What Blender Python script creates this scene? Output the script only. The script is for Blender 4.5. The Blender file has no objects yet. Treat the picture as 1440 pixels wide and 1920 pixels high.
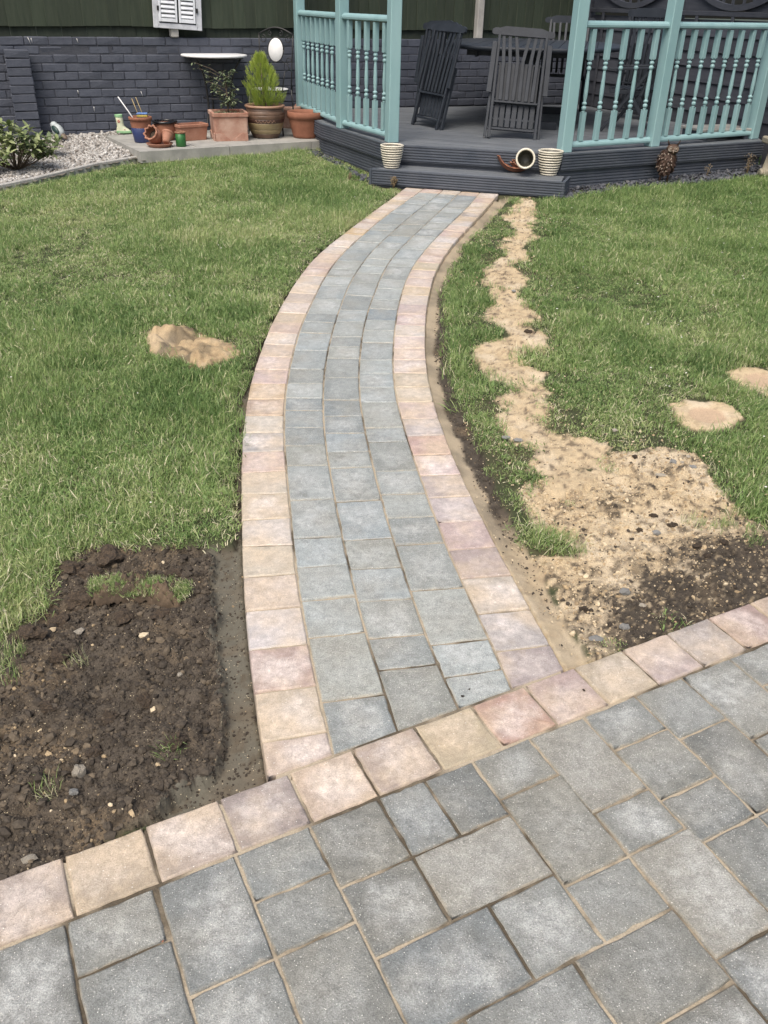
import bpy, bmesh, math, random
import numpy as np
from mathutils import Vector, Matrix, Euler
random.seed(7)
rng = np.random.default_rng(11)
R = math.radians
scene = bpy.context.scene

# ------------------------------------------------------------------ camera, sky, sun, exposure
PITCH, ROLL, FPX, EYE = R(31.04), R(1.35), 1595.0, 1.5983
SA, SB = 0.0104353, 0.0245984                     # the garden slopes very gently up, away and to the right
cam_d = bpy.data.cameras.new("camera")
cam = bpy.data.objects.new("camera", cam_d)
scene.collection.objects.link(cam)
cam.location = (0, 0, EYE)
cam.matrix_world = Matrix.Translation((0, 0, EYE)) @ Matrix.Rotation(R(90) - PITCH, 4, 'X') @ Matrix.Rotation(ROLL, 4, 'Z')
cam_d.sensor_fit = 'VERTICAL'
cam_d.sensor_height = 24.0
cam_d.lens = 24.0 * FPX / 1920.0
cam_d.clip_start = 0.05
cam_d.clip_end = 500
scene.camera = cam

SUN_EL, SUN_AZ = R(58), R(200)
world = bpy.data.worlds.new("World")
scene.world = world
world.use_nodes = True
wn_ = world.node_tree
bg = wn_.nodes["Background"]
sky = wn_.nodes.new("ShaderNodeTexSky")
sky.sky_type = 'NISHITA'
sky.sun_disc = False
sky.sun_elevation = SUN_EL
sky.sun_rotation = SUN_AZ
sky.air_density = 1.0
sky.dust_density = 6.0
sky.ozone_density = 1.0
wn_.links.new(sky.outputs[0], bg.inputs[0])
bg.inputs[1].default_value = 0.12
sun_d = bpy.data.lights.new("sun", 'SUN')
sun_d.energy = 2.0
sun_d.angle = R(38)
sun_d.color = (1.0, 0.94, 0.84)
sun = bpy.data.objects.new("sun", sun_d)
scene.collection.objects.link(sun)
# direction towards the sun: behind the camera, a little to the left
sd = Vector((-0.35 * math.cos(SUN_EL), -0.93 * math.cos(SUN_EL), math.sin(SUN_EL)))
sun.rotation_euler = sd.to_track_quat('Z', 'Y').to_euler()
sun.location = (0, 0, 6)
scene.view_settings.view_transform = 'Standard'
scene.view_settings.look = 'None'
scene.view_settings.exposure = 0.48
scene.view_settings.gamma = 1.0
scene.view_settings.use_curve_mapping = False
scene.cycles.max_bounces = 6

# ------------------------------------------------------------------ surveying: where a sight line meets the ground
_cp, _sp, _cr, _sr = math.cos(PITCH), math.sin(PITCH), math.cos(ROLL), math.sin(ROLL)
FW = np.array([0, _cp, -_sp]); _R0 = np.array([1., 0, 0]); _U0 = np.array([0, _sp, _cp])
RT = _cr * _R0 + _sr * _U0; UP = -_sr * _R0 + _cr * _U0
C0 = np.array([0, 0, EYE])
def ray(x, y): return FW + ((x - 720) / FPX) * RT - ((y - 960) / FPX) * UP
def G(x, y, h=0.0):                                # on the garden's slope, h above it
    d = ray(x, y); return C0 + (EYE - h) / (SA * d[0] + SB * d[1] - d[2]) * d
def L(x, y, z):                                    # on the level z
    d = ray(x, y); return C0 + (z - EYE) / d[2] * d
def gz(x, y): return SA * x + SB * y
def mpp(P): return float((np.asarray(P) - C0) @ FW) / FPX   # metres per photo pixel at P

# ------------------------------------------------------------------ helpers
def node(nt, t, **k):
    n = nt.nodes.new(t)
    for a, b in k.items(): setattr(n, a, b)
    return n
def material(name, c1, c2=None, rough=0.6, scale=8.0, detail=5.0, bump=0.0, bscale=None, spec=0.5, metal=0.0, stretch=(1, 1, 1),
             lo=0.35, hi=0.65, specks=None, shift=True, tint=0.0):
    """Principled surface: two real colours mixed by noise in the thing's own space, fine relief, optional light specks."""
    m = bpy.data.materials.new(name); m.use_nodes = True
    nt = m.node_tree; b = nt.nodes["Principled BSDF"]
    b.inputs['Roughness'].default_value = rough
    b.inputs['Metallic'].default_value = metal
    b.inputs['Specular IOR Level'].default_value = spec
    tc = node(nt, 'ShaderNodeTexCoord'); oi = node(nt, 'ShaderNodeObjectInfo')
    mp = node(nt, 'ShaderNodeMapping'); mp.inputs['Scale'].default_value = stretch
    nt.links.new(tc.outputs['Object'], mp.inputs['Vector'])
    add = node(nt, 'ShaderNodeVectorMath', operation='MULTIPLY_ADD')
    add.inputs[0].default_value = (1, 1, 1)
    cx = node(nt, 'ShaderNodeMath', operation='MULTIPLY'); cx.inputs[1].default_value = 37.0 if shift else 0.0
    nt.links.new(oi.outputs['Random'], cx.inputs[0])
    nt.links.new(cx.outputs[0], add.inputs[1]); nt.links.new(mp.outputs[0], add.inputs[2])
    V = add.outputs[0]
    n1 = node(nt, 'ShaderNodeTexNoise'); n1.inputs['Scale'].default_value = scale; n1.inputs['Detail'].default_value = detail
    n1.inputs['Roughness'].default_value = 0.62
    nt.links.new(V, n1.inputs['Vector'])
    c2 = c2 or tuple(0.7 * v for v in c1)
    cr = node(nt, 'ShaderNodeValToRGB')
    cr.color_ramp.elements[0].position = lo; cr.color_ramp.elements[0].color = (*c1, 1)
    cr.color_ramp.elements[1].position = hi; cr.color_ramp.elements[1].color = (*c2, 1)
    nt.links.new(n1.outputs['Fac'], cr.inputs[0])
    col = cr.outputs[0]
    if tint:
        hs = node(nt, 'ShaderNodeHueSaturation')
        mr = node(nt, 'ShaderNodeMapRange'); mr.inputs['To Min'].default_value = 1 - tint; mr.inputs['To Max'].default_value = 1 + tint
        nt.links.new(oi.outputs['Random'], mr.inputs[0]); nt.links.new(mr.outputs[0], hs.inputs['Value'])
        nt.links.new(col, hs.inputs['Color']); col = hs.outputs[0]
    if specks:
        sc, thr, scol = specks
        vo = node(nt, 'ShaderNodeTexVoronoi'); vo.inputs['Scale'].default_value = sc
        nt.links.new(V, vo.inputs['Vector'])
        lt = node(nt, 'ShaderNodeMath', operation='LESS_THAN'); lt.inputs[1].default_value = thr
        nt.links.new(vo.outputs['Distance'], lt.inputs[0])
        mx = node(nt, 'ShaderNodeMix', data_type='RGBA'); mx.inputs['B'].default_value = (*scol, 1)
        nt.links.new(lt.outputs[0], mx.inputs['Factor']); nt.links.new(col, mx.inputs['A']); col = mx.outputs['Result']
    nt.links.new(col, b.inputs['Base Color'])
    if bump:
        n2 = node(nt, 'ShaderNodeTexNoise'); n2.inputs['Scale'].default_value = bscale or scale * 5; n2.inputs['Detail'].default_value = 6
        nt.links.new(V, n2.inputs['Vector'])
        bp = node(nt, 'ShaderNodeBump'); bp.inputs['Strength'].default_value = 1.0; bp.inputs['Distance'].default_value = bump
        nt.links.new(n2.outputs['Fac'], bp.inputs['Height']); nt.links.new(bp.outputs[0], b.inputs['Normal'])
    return m

class MB:
    """collects shapes and links them as one mesh object"""
    def __init__(s): s.v = []; s.f = []; s.T = Matrix(); s.sm = []
    def add(s, vs, fs, smooth=False):
        o = len(s.v); s.v += [tuple(s.T @ Vector(p)) for p in vs]
        s.f += [tuple(i + o for i in f) for f in fs]; s.sm += [smooth] * len(fs)
    def box(s, c, d, ch=0.0):
        x, y, z = c; a, b, e = d[0] / 2, d[1] / 2, d[2] / 2
        if ch <= 0:
            vs = [(x + i * a, y + j * b, z + k * e) for k in (-1, 1) for j in (-1, 1) for i in (-1, 1)]
            fs = [(0, 2, 3, 1), (4, 5, 7, 6), (0, 1, 5, 4), (2, 6, 7, 3), (0, 4, 6, 2), (1, 3, 7, 5)]
            s.add(vs, fs); return
        vs = []; idx = {}
        for i in (-1, 1):
            for j in (-1, 1):
                for k in (-1, 1):
                    for ax in range(3):
                        q = [i * (a - ch), j * (b - ch), k * (e - ch)]
                        q[ax] = (i, j, k)[ax] * (a, b, e)[ax]
                        idx[(i, j, k, ax)] = len(vs); vs.append((x + q[0], y + q[1], z + q[2]))
        fs = []
        cyc = [(-1, -1), (1, -1), (1, 1), (-1, 1)]
        for sg in (-1, 1):
            f = [idx[(sg, p, q, 0)] for p, q in cyc]; fs.append(tuple(f if sg > 0 else f[::-1]))
            f = [idx[(p, sg, q, 1)] for p, q in cyc]; fs.append(tuple(f[::-1] if sg > 0 else f))
            f = [idx[(p, q, sg, 2)] for p, q in cyc]; fs.append(tuple(f if sg > 0 else f[::-1]))
        for p in (-1, 1):
            for q in (-1, 1):
                f = (idx[(-1, p, q, 1)], idx[(1, p, q, 1)], idx[(1, p, q, 2)], idx[(-1, p, q, 2)]); fs.append(f if p * q < 0 else f[::-1])
                f = (idx[(p, -1, q, 0)], idx[(p, 1, q, 0)], idx[(p, 1, q, 2)], idx[(p, -1, q, 2)]); fs.append(f if p * q > 0 else f[::-1])
                f = (idx[(p, q, -1, 0)], idx[(p, q, 1, 0)], idx[(p, q, 1, 1)], idx[(p, q, -1, 1)]); fs.append(f if p * q < 0 else f[::-1])
                for k in (-1, 1):
                    f = (idx[(p, q, k, 0)], idx[(p, q, k, 1)], idx[(p, q, k, 2)]); fs.append(f if p * q * k > 0 else f[::-1])
        s.add(vs, fs)
    def beam(s, p, q, w, t, ch=0.0, up=(0, 0, 1)):
        """a bar from p to q, w across, t along 'up'"""
        p, q = Vector(p), Vector(q); d = q - p; ln = d.length; x = d / ln
        u = Vector(up); y = u.cross(x)
        if y.length < 1e-5: y = Vector((0, 1, 0)).cross(x)
        y.normalize(); z = x.cross(y)
        M = Matrix(((x[0], y[0], z[0], 0), (x[1], y[1], z[1], 0), (x[2], y[2], z[2], 0), (0, 0, 0, 1)))
        M.translation = (p + q) / 2
        T = s.T; s.T = T @ M; s.box((0, 0, 0), (ln, w, t), ch); s.T = T
    def tube(s, pts, rad, n=8, cap=True):
        pts = [Vector(p) for p in pts]; m = len(pts)
        rr = rad if isinstance(rad, (list, tuple)) else [rad] * m
        vs = []; u = None
        for i in range(m):
            t = (pts[min(i + 1, m - 1)] - pts[max(i - 1, 0)]).normalized()
            if u is None: u = t.orthogonal().normalized()
            else:
                u = (u - t * u.dot(t))
                u = u.normalized() if u.length > 1e-6 else t.orthogonal().normalized()
            w = t.cross(u)
            for k in range(n):
                a = 2 * math.pi * k / n
                vs.append(pts[i] + (u * math.cos(a) + w * math.sin(a)) * rr[i])
        fs = [(i * n + k, i * n + (k + 1) % n, (i + 1) * n + (k + 1) % n, (i + 1) * n + k) for i in range(m - 1) for k in range(n)]
        if cap: fs += [tuple(range(n))[::-1], tuple(range((m - 1) * n, m * n))]
        s.add(vs, fs, True)
    def lathe(s, prof, n=24, wob=0.0, seed=0, scallop=None):
        """prof: (r, z) from the outside bottom round to the inside; a closed skin of revolution"""
        rn = random.Random(seed); ph = rn.random() * 6
        vs = []
        for r, z in prof:
            for k in range(n):
                a = 2 * math.pi * k / n
                q = r * (1 + wob * math.sin(2 * a + ph) + wob * 0.5 * math.sin(5 * a + ph * 2))
                dz = 0
                if scallop and z > scallop[1]:
                    q *= 1 + scallop[2] * math.cos(scallop[0] * a); dz = scallop[3] * math.cos(scallop[0] * a)
                vs.append((q * math.cos(a), q * math.sin(a), z + dz))
        m = len(prof)
        fs = [(i * n + k, i * n + (k + 1) % n, (i + 1) * n + (k + 1) % n, (i + 1) * n + k) for i in range(m - 1) for k in range(n)]
        if prof[0][0] > 3e-3 and prof[-1][0] > 3e-3:     # a ring: joined to itself
            fs += [((m - 1) * n + k, (m - 1) * n + (k + 1) % n, (k + 1) % n, k) for k in range(n)]
        elif prof[0][0] > 3e-3: fs.append(tuple(range(n))[::-1])
        elif prof[-1][0] > 3e-3: fs.append(tuple(range((m - 1) * n, m * n)))
        s.add(vs, fs, True)
    def prism(s, poly, z0, z1, slope=False):
        """a flat polygon in x, y raised from z0 to z1"""
        n = len(poly)
        ar = sum(poly[i][0] * poly[(i + 1) % n][1] - poly[(i + 1) % n][0] * poly[i][1] for i in range(n))
        if ar < 0: poly = poly[::-1]
        g = (lambda p: gz(p[0], p[1])) if slope else (lambda p: 0.0)
        vs = [(p[0], p[1], z0 + g(p)) for p in poly] + [(p[0], p[1], z1 + g(p)) for p in poly]
        fs = [tuple(range(n))[::-1], tuple(range(n, 2 * n))] + [(i, (i + 1) % n, n + (i + 1) % n, n + i) for i in range(n)]
        s.add(vs, fs)
    def extrude(s, prof, p, q):
        """a profile in (out, up) carried from p to q; 'out' is to the right of the direction p>q"""
        p, q = Vector(p), Vector(q); d = (q - p).normalized(); o = Vector((d.y, -d.x, 0)).normalized()
        n = len(prof)
        vs = [e + o * a + Vector((0, 0, b)) for e in (p, q) for a, b in prof]
        fs = [(i, n + i, n + (i + 1) % n, (i + 1) % n) for i in range(n)] + [tuple(range(n)), tuple(range(n, 2 * n))[::-1]]
        s.add(vs, fs)
    def mesh(s, name):
        me = bpy.data.meshes.new(name); me.from_pydata(s.v, [], s.f); me.update()
        me.polygons.foreach_set('use_smooth', s.sm)
        return me
    def build(s, name, mat, parent=None, loc=None, rot=None):
        me = s.mesh(name)
        return put(name, me, mat, parent, loc, rot)
def put(name, me, mat, parent=None, loc=None, rot=None):
    if mat is not None and not me.materials: me.materials.append(mat)
    o = bpy.data.objects.new(name, me); scene.collection.objects.link(o)
    if parent: o.parent = parent
    if loc is not None: o.location = loc
    if rot is not None: o.rotation_euler = rot
    return o
def tag(o, label=None, cat=None, group=None, kind=None):
    if label: o['label'] = label
    if cat: o['category'] = cat
    if group: o['group'] = group
    if kind: o['kind'] = kind
    return o
def thing(name, label, cat, loc=(0, 0, 0), rz=0.0, group=None, rot=None):
    o = bpy.data.objects.new(name, None); scene.collection.objects.link(o)
    o.empty_display_size = 0.1
    o.location = loc; o.rotation_euler = rot if rot is not None else (0, 0, rz)
    return tag(o, label, cat, group)
def copy_tree(o, parent=None):
    c = o.copy(); scene.collection.objects.link(c); c.parent = parent
    for ch in list(o.children): copy_tree(ch, c)
    return c

# smooth value noise on arrays
def vnoise(x, y, seed=0):
    xi = np.floor(x).astype(np.int64); yi = np.floor(y).astype(np.int64); fx = x - xi; fy = y - yi
    fx = fx * fx * (3 - 2 * fx); fy = fy * fy * (3 - 2 * fy)
    def h(a, b):
        n = (a * 374761393 + b * 668265263 + seed * 974634777) & 0xFFFFFFFF
        n = ((n ^ (n >> 13)) * 1274126177) & 0xFFFFFFFF
        return ((n ^ (n >> 16)) & 0xFFFF) / 65535.0
    return (h(xi, yi) * (1 - fx) + h(xi + 1, yi) * fx) * (1 - fy) + (h(xi, yi + 1) * (1 - fx) + h(xi + 1, yi + 1) * fx) * fy
def fbm(x, y, s, o=4, seed=0):
    t = 0; a = 1; n = 0
    for k in range(o): t = t + a * (vnoise(x * s * 2 ** k, y * s * 2 ** k, seed + k) * 2 - 1); n += a; a *= 0.5
    return t / n
def sdf(poly, X, Y):
    """signed distance to a polygon, negative inside"""
    P = np.asarray(poly)[:, :2]; d = np.full(X.shape, 1e9); ins = np.zeros(X.shape, bool)
    for i in range(len(P)):
        a, b = P[i], P[(i + 1) % len(P)]; e = b - a
        t = np.clip(((X - a[0]) * e[0] + (Y - a[1]) * e[1]) / (e @ e + 1e-12), 0, 1)
        d = np.minimum(d, (X - a[0] - t * e[0]) ** 2 + (Y - a[1] - t * e[1]) ** 2)
        c = ((a[1] > Y) != (b[1] > Y)) & (X < (b[0] - a[0]) * (Y - a[1]) / (b[1] - a[1] + 1e-12) + a[0])
        ins ^= c
    d = np.sqrt(d); return np.where(ins, -d, d)
def gpoly(px): return np.array([G(*p)[:2] for p in px])

# ------------------------------------------------------------------ where the joints of the path lie (sight lines to the ground)
LBP = [((498.7, 1453.5), (625, 1411)), ((488.5, 1391.8), (613.9, 1370.9)), ((473.9, 1299.4), (592, 1284.8)), ((464.2, 1218.7), (576, 1206.5)), ((458.3, 1145.8), (562.9, 1136.5)), ((453.5, 1082.6), (553, 1075.3)), ((452.5, 1024.2), (547.9, 1020.8)), ((451.7, 975), (544.6, 970)), ((450.8, 927), (541.7, 924)), ((450.8, 886), (536.7, 882.5)), ((452.8, 847.6), (532.6, 844.8)), ((453.8, 810.9), (531.7, 809.7)), ((457.7, 778.8), (531.7, 778.8)), ((462.9, 748.6), (533, 747.3)), ((468, 718.8), (537.5, 718.8)), ((476.3, 692.5), (541.3, 693.3)), ((484.5, 667.5), (548.8, 669.3)), ((492.5, 645), (553, 646.8)), ((501.3, 623.8), (558.8, 625.5)), ((509.5, 604.3), (566.3, 604.9)), ((520, 585), (575.5, 587.5)), ((530, 566.7), (584.4, 568.4)), ((541.1, 547.8), (591.6, 550.7)), ((551.1, 530.7), (600.4, 534.4)), ((563.3, 515.6), (608.9, 518.2)), ((574.4, 500.4), (620, 503.3)), ((586.7, 486.2), (628.9, 489.3)), ((598.9, 473.3), (640, 476.2)), ((614.4, 460.7), (652.2, 464)), ((631.1, 448.9), (667.8, 452.2)), ((645, 437.5), (679.5, 441)), ((659, 427), (692, 430.6)), ((671.5, 417.1), (703.5, 420)), ((683, 408), (714, 411)), ((695.4, 399), (726.5, 402)), ((707.5, 390.2), (739.5, 393)), ((720.4, 381.7), (751.7, 384.4)), ((731.9, 373.4), (763, 376.3)), ((743.3, 365.1), (774.6, 368)), ((752.5, 357.4), (785, 360.8))]
RBP = [((956.6, 1283.3), (1056.3, 1249.3)), ((934.8, 1221.6), (1033.4, 1208)), ((900.7, 1150.6), (997, 1140.9)), ((865.8, 1085.4), (958.3, 1078.3)), ((841.7, 1032), (931.3, 1025)), ((820.8, 980), (907.5, 975)), ((803.3, 933.3), (884.2, 929.2)), ((788.3, 891.3), (864.7, 888.8)), ((774, 853), (848, 850.6)), ((762.4, 817.3), (834, 815.5)), ((753.2, 784.9), (823.5, 783.7)), ((743.8, 753.3), (813, 753)), ((739.5, 725), (806, 725)), ((737.5, 698.3), (801.3, 699.3)), ((736.3, 674.3), (799, 674.3)), ((737, 652), (797.5, 652.5)), ((738.8, 629.5), (797.3, 630.8)), ((740.5, 608), (797.8, 610)), ((743.8, 587.5), (799, 589.2)), ((747.8, 570), (801.1, 572.2)), ((751.5, 552.6), (804.4, 554.4)), ((756.7, 536), (808, 538.3)), ((763.3, 519.6), (812.2, 522.7)), ((770, 505.1), (817.3, 507.8)), ((778.9, 491.1), (824.4, 493.3)), ((790, 477.1), (833.3, 480)), ((799.6, 464.9), (842.2, 467.7)), ((810.5, 453.2), (850.3, 456.2)), ((821.5, 442), (860.5, 445.2)), ((831.5, 431.3), (870.4, 434.5)), ((841.5, 421.5), (879.5, 424.8)), ((851, 412.8), (888, 415.9)), ((860, 404.6), (896.3, 407.6)), ((868.3, 396.9), (904.6, 399.4)), ((877, 388.2), (912.3, 390.3)), ((886, 378.9), (919.8, 381)), ((894, 369.8), (927.9, 371.9))]
CAP = [((625, 1411), (744.2, 1362)), ((603.2, 1316.4), (716, 1300.4)), ((578.9, 1195.8), (682, 1183.7)), ((565.3, 1126.3), (666.4, 1117)), ((555.6, 1064.6), (653, 1057.5)), ((550.8, 1009.2), (640.8, 1005.4)), ((543.8, 937.5), (627, 933.3)), ((536.7, 872.9), (616.7, 871.7)), ((533.3, 835.4), (610.4, 834.2)), ((532.6, 801), (606.5, 801)), ((532.6, 768.4), (606, 769)), ((534.5, 745.8), (605, 746.3)), ((537.8, 718.3), (605.8, 718.8)), ((542.5, 690.8), (608, 692.5)), ((550.5, 656), (614, 657.5)), ((560.5, 623), (622.5, 624.5)), ((567.8, 602.5), (627.5, 605)), ((575.5, 587.5), (633, 589.5)), ((588.4, 560), (642, 561.8)), ((600.4, 534.4), (653, 536)), ((608.9, 517.8), (661, 519.6)), ((620, 503.3), (670.5, 504.9)), ((630.5, 487.8), (681.5, 490.7)), ((650.5, 467), (696.5, 471)), ((667.8, 452.2), (712.2, 455.1)), ((681, 440), (728, 441.7)), ((692, 430.6), (739, 432)), ((703.5, 420), (750.6, 421.3)), ((729.8, 399.4), (774.5, 401.5)), ((757, 380.6), (797.8, 383.3)), ((768.5, 372.3), (808.5, 374.4)), ((785, 360.8), (823, 362.8))]
CBP = [((744.2, 1362), (857, 1321)), ((713.6, 1256.6), (818, 1244.5)), ((688, 1197.3), (792.8, 1187.6)), ((669.5, 1127.8), (773.4, 1121.5)), ((656, 1067.3), (755.5, 1062.7)), ((643.5, 1012.5), (733.3, 1007.5)), ((629, 940.4), (714.6, 936.3)), ((617.9, 877), (700, 874.2)), ((612.5, 847), (691.5, 845.8)), ((607.5, 811.7), (685.4, 811.3)), ((606.3, 780), (679.5, 779)), ((605.2, 749.5), (673.5, 749.2)), ((606.3, 708), (672, 708)), ((611, 671.3), (674, 672)), ((616.5, 649.3), (676, 648.8)), ((620.5, 631.3), (678.5, 631.3)), ((628.5, 602), (684, 602)), ((636, 580.4), (690, 583)), ((646, 552.2), (699.5, 555.6)), ((657, 528.9), (710, 530)), ((666.5, 511.6), (717, 513.3)), ((675.5, 498), (723.5, 499.6)), ((686, 484.1), (732, 486.7)), ((703.3, 464.4), (749.5, 466.7)), ((714, 453.3), (759.7, 456)), ((728, 441.9), (774.5, 443)), ((751, 420.3), (797.5, 421.3)), ((761, 411.5), (806.5, 413)), ((783.5, 394.2), (825, 395.8)), ((803, 379), (840.7, 381)), ((813, 371), (849, 373)), ((823, 362.8), (857, 365))]
CCP = [((857, 1321), (956.6, 1283.3)), ((834, 1270.2), (941, 1254)), ((805, 1209), (912.9, 1196.8)), ((769, 1107.2), (864.3, 1099.8)), ((741, 1021.7), (830.4, 1015.8)), ((727, 971.7), (814.5, 967.5)), ((713, 927), (797.5, 923.8)), ((702, 884.2), (782, 881.3)), ((688.5, 828.3), (763.5, 826.3)), ((684, 803), (756.7, 801.3)), ((674.5, 754.2), (742.5, 754.2)), ((672.5, 725.8), (738.5, 725.8)), ((672.3, 699.3), (736.7, 699.5)), ((673.8, 674.3), (735.6, 674.5)), ((677.5, 641.3), (737.5, 642)), ((680.5, 619.3), (739.5, 620)), ((684.5, 598.8), (742.3, 600.5)), ((691, 577.8), (746.2, 580.4)), ((697.3, 561.6), (749.8, 562.6)), ((705.6, 539.6), (756, 542)), ((712.2, 522.7), (762.5, 525.6)), ((724, 498.2), (772.5, 500)), ((733, 485.6), (781.7, 488.2)), ((750.5, 464.9), (796.4, 468.4)), ((774.5, 442), (819, 444.5)), ((789, 428.5), (832, 431)), ((802, 416.7), (845, 418.7)), ((811.5, 407.7), (854.5, 409.4)), ((822.5, 397.5), (865, 399.8)), ((831.5, 389.6), (874, 391.7)), ((843.5, 377.5), (884.9, 379.8)), ((857, 365), (892.5, 368.2))]

# ================================================================== THE GROUND
path_left = [G(*a)[:2] for a, b in LBP] + [G(763, 349.2)[:2]]
path_right = [G(*b)[:2] for a, b in RBP] + [G(936, 362.9)[:2]]
E0 = np.array([-0.668, 1.171]); ED = np.array([0.891, 0.454]); ED /= np.linalg.norm(ED); EN = np.array([ED[1], -ED[0]])
PATH = np.array([path_left[0] + EN * 0.05] + path_left + path_right[::-1] + [path_right[0] + EN * 0.05])
def uv(u, v): return E0 + ED * u + EN * v           # the patio's own axes, metres
PATIO = np.array([uv(-3.2, 0), uv(4.2, 0), uv(4.2, 2.6), uv(-3.2, 2.6)])
SOIL = gpoly([(-260, 1500), (-120, 1290), (0, 1213), (22, 1185), (61, 1160), (85, 1120), (92, 1090), (108, 1052), (137, 1037), (180, 1021), (224, 1026), (275, 1024),
              (325, 1017), (375, 1021), (388, 1026), (397, 1135), (401, 1225), (404, 1297), (404, 1398), (384, 1434), (325, 1470), (250, 1550), (0, 1660), (-260, 1760)])
TRENCH = gpoly([(388, 1026), (386, 1017), (443, 1017), (442, 960), (441, 900), (443, 850), (443, 780), (446, 740), (456, 715), (469, 694), (478, 680),
                (490, 690), (478, 760), (475, 850), (475, 1000), (480, 1150), (510, 1390), (530, 1445), (330, 1530), (250, 1560), (325, 1470), (384, 1434), (404, 1398), (404, 1297), (401, 1225), (397, 1135)])
STRIP = gpoly([(930, 372), (968, 366), (960, 367), (937, 388), (920, 411), (899, 431), (878, 449), (852, 492), (841, 527), (834, 557), (832, 590), (834, 631), (837, 673),
               (846, 707), (858, 748), (875, 782), (900, 836), (917, 879), (946, 942), (960, 975), (978, 1012), (1004, 1055), (1028, 1106), (1063, 1175), (1098, 1228), (1105, 1252), (1040, 1262),
               (960, 1240), (890, 1090), (800, 860), (780, 700), (785, 600), (800, 500), (850, 430)])
BARE = gpoly([(969, 915), (1000, 905), (1060, 930), (1100, 915), (1140, 880), (1165, 848), (1200, 838), (1250, 838), (1290, 848), (1330, 880), (1368, 930), (1400, 962), (1440, 1000), (1520, 1040),
              (1600, 1060), (1600, 1150), (1440, 1130), (1260, 1195), (1098, 1255), (1098, 1226), (1063, 1175), (1020, 1085), (1000, 1040), (1075, 1030), (1080, 1005), (1030, 990), (985, 965)])
TRAIL = gpoly([(975, 366), (958, 400), (966, 425), (946, 440), (938, 458), (945, 478), (932, 492), (904, 513), (903, 532), (925, 548), (930, 560), (908, 580), (910, 598), (938, 606), (958, 622),
               (968, 640), (905, 643), (908, 660), (920, 685), (930, 705), (955, 720), (962, 738), (943, 755), (960, 775), (948, 790), (962, 808), (988, 828), (1000, 848), (1018, 868),
               (1008, 880), (1030, 892), (1010, 905), (1000, 905), (969, 915), (985, 935), (1060, 950), (1120, 930), (1142, 905), (1125, 880), (1100, 890), (1075, 878), (1060, 866), (1095, 862), (1130, 858), (1105, 835), (1068, 815),
               (1018, 795), (1030, 778), (1010, 760), (985, 755), (1015, 738), (998, 718), (1012, 700), (990, 690), (985, 662), (1000, 655), (1020, 650), (1028, 635),
               (1010, 622), (985, 610), (1000, 590), (985, 575), (960, 560), (975, 540), (982, 522), (965, 508), (985, 490), (994, 465), (1008, 446), (985, 430), (1005, 415), (1000, 390), (1003, 368)])
PILE = gpoly([(268, 622), (300, 610), (335, 608), (365, 618), (400, 632), (440, 644), (455, 657), (438, 668), (410, 676), (382, 690), (360, 684), (340, 672), (300, 668), (280, 660), (272, 640)])
RING1 = gpoly([(1256, 757), (1290, 748), (1335, 749), (1375, 760), (1400, 782), (1385, 793), (1350, 800), (1318, 804), (1290, 798), (1268, 775)])
RING2 = gpoly([(1366, 695), (1395, 687), (1430, 688), (1465, 697), (1490, 715), (1475, 732), (1440, 738), (1415, 731), (1385, 716)])
DECKP = np.array([(-0.035, 8.20), (1.446, 7.853), (3.60, 8.99), (3.64, 9.3), (2.37, 12.05), (-1.12, 10.80), (-1.05, 10.55), (-0.724, 9.545)])
SLATE = np.array([L(545, 262, .31)[:2], G(600, 295)[:2], G(660, 325)[:2], G(695, 348)[:2], (-0.2, 8.2), (-0.75, 9.5), (-0.9, 9.9)])
SLATE2 = np.array([(1.40, 7.9), G(1058, 372)[:2], G(1100, 364)[:2], G(1190, 354)[:2], G(1300, 346)[:2], G(1440, 328)[:2], G(1520, 318)[:2], (3.65, 9.2)])
KERB = [G(x, y, 0.04)[:2] for x, y in [(-190, 392), (-100, 372), (0, 350), (60, 338), (120, 323), (180, 309), (240, 299), (275, 293)]]
W0 = np.array([-3.3, 9.93]); WD = np.array([0.919, 0.394]); WD /= np.linalg.norm(WD); WN = np.array([-WD[1], WD[0]])
WANG = math.atan2(WD[1], WD[0])
def wpt(s, off=0.0): return W0 + WD * s - WN * off     # along the brick wall, 'off' metres in front of it
SLAB = [L(262, 285, .31)[:2], L(400, 279, .31)[:2], L(560, 267, .31)[:2], L(640, 262, .31)[:2]]
GRAVEL = np.array(KERB + [SLAB[0], wpt(0.42), wpt(-2.6)])

# one sheet of ground, finer close to the camera, cut up into its surfaces
ys = [0.2]
while ys[-1] < 13.5: ys.append(ys[-1] + (0.02 if ys[-1] < 1.0 else 0.0085 + 0.0035 * max(0, ys[-1] - 1.5)))
xs = [0.0]
while xs[-1] < 5.5: xs.append(xs[-1] + (0.0095 if xs[-1] < 1.5 else 0.0095 + 0.02 * (xs[-1] - 1.5)))
xs = np.array(sorted([-v for v in xs[1:]] + xs)); ys = np.array(ys)
GX, GY = np.meshgrid(xs, ys)
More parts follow.
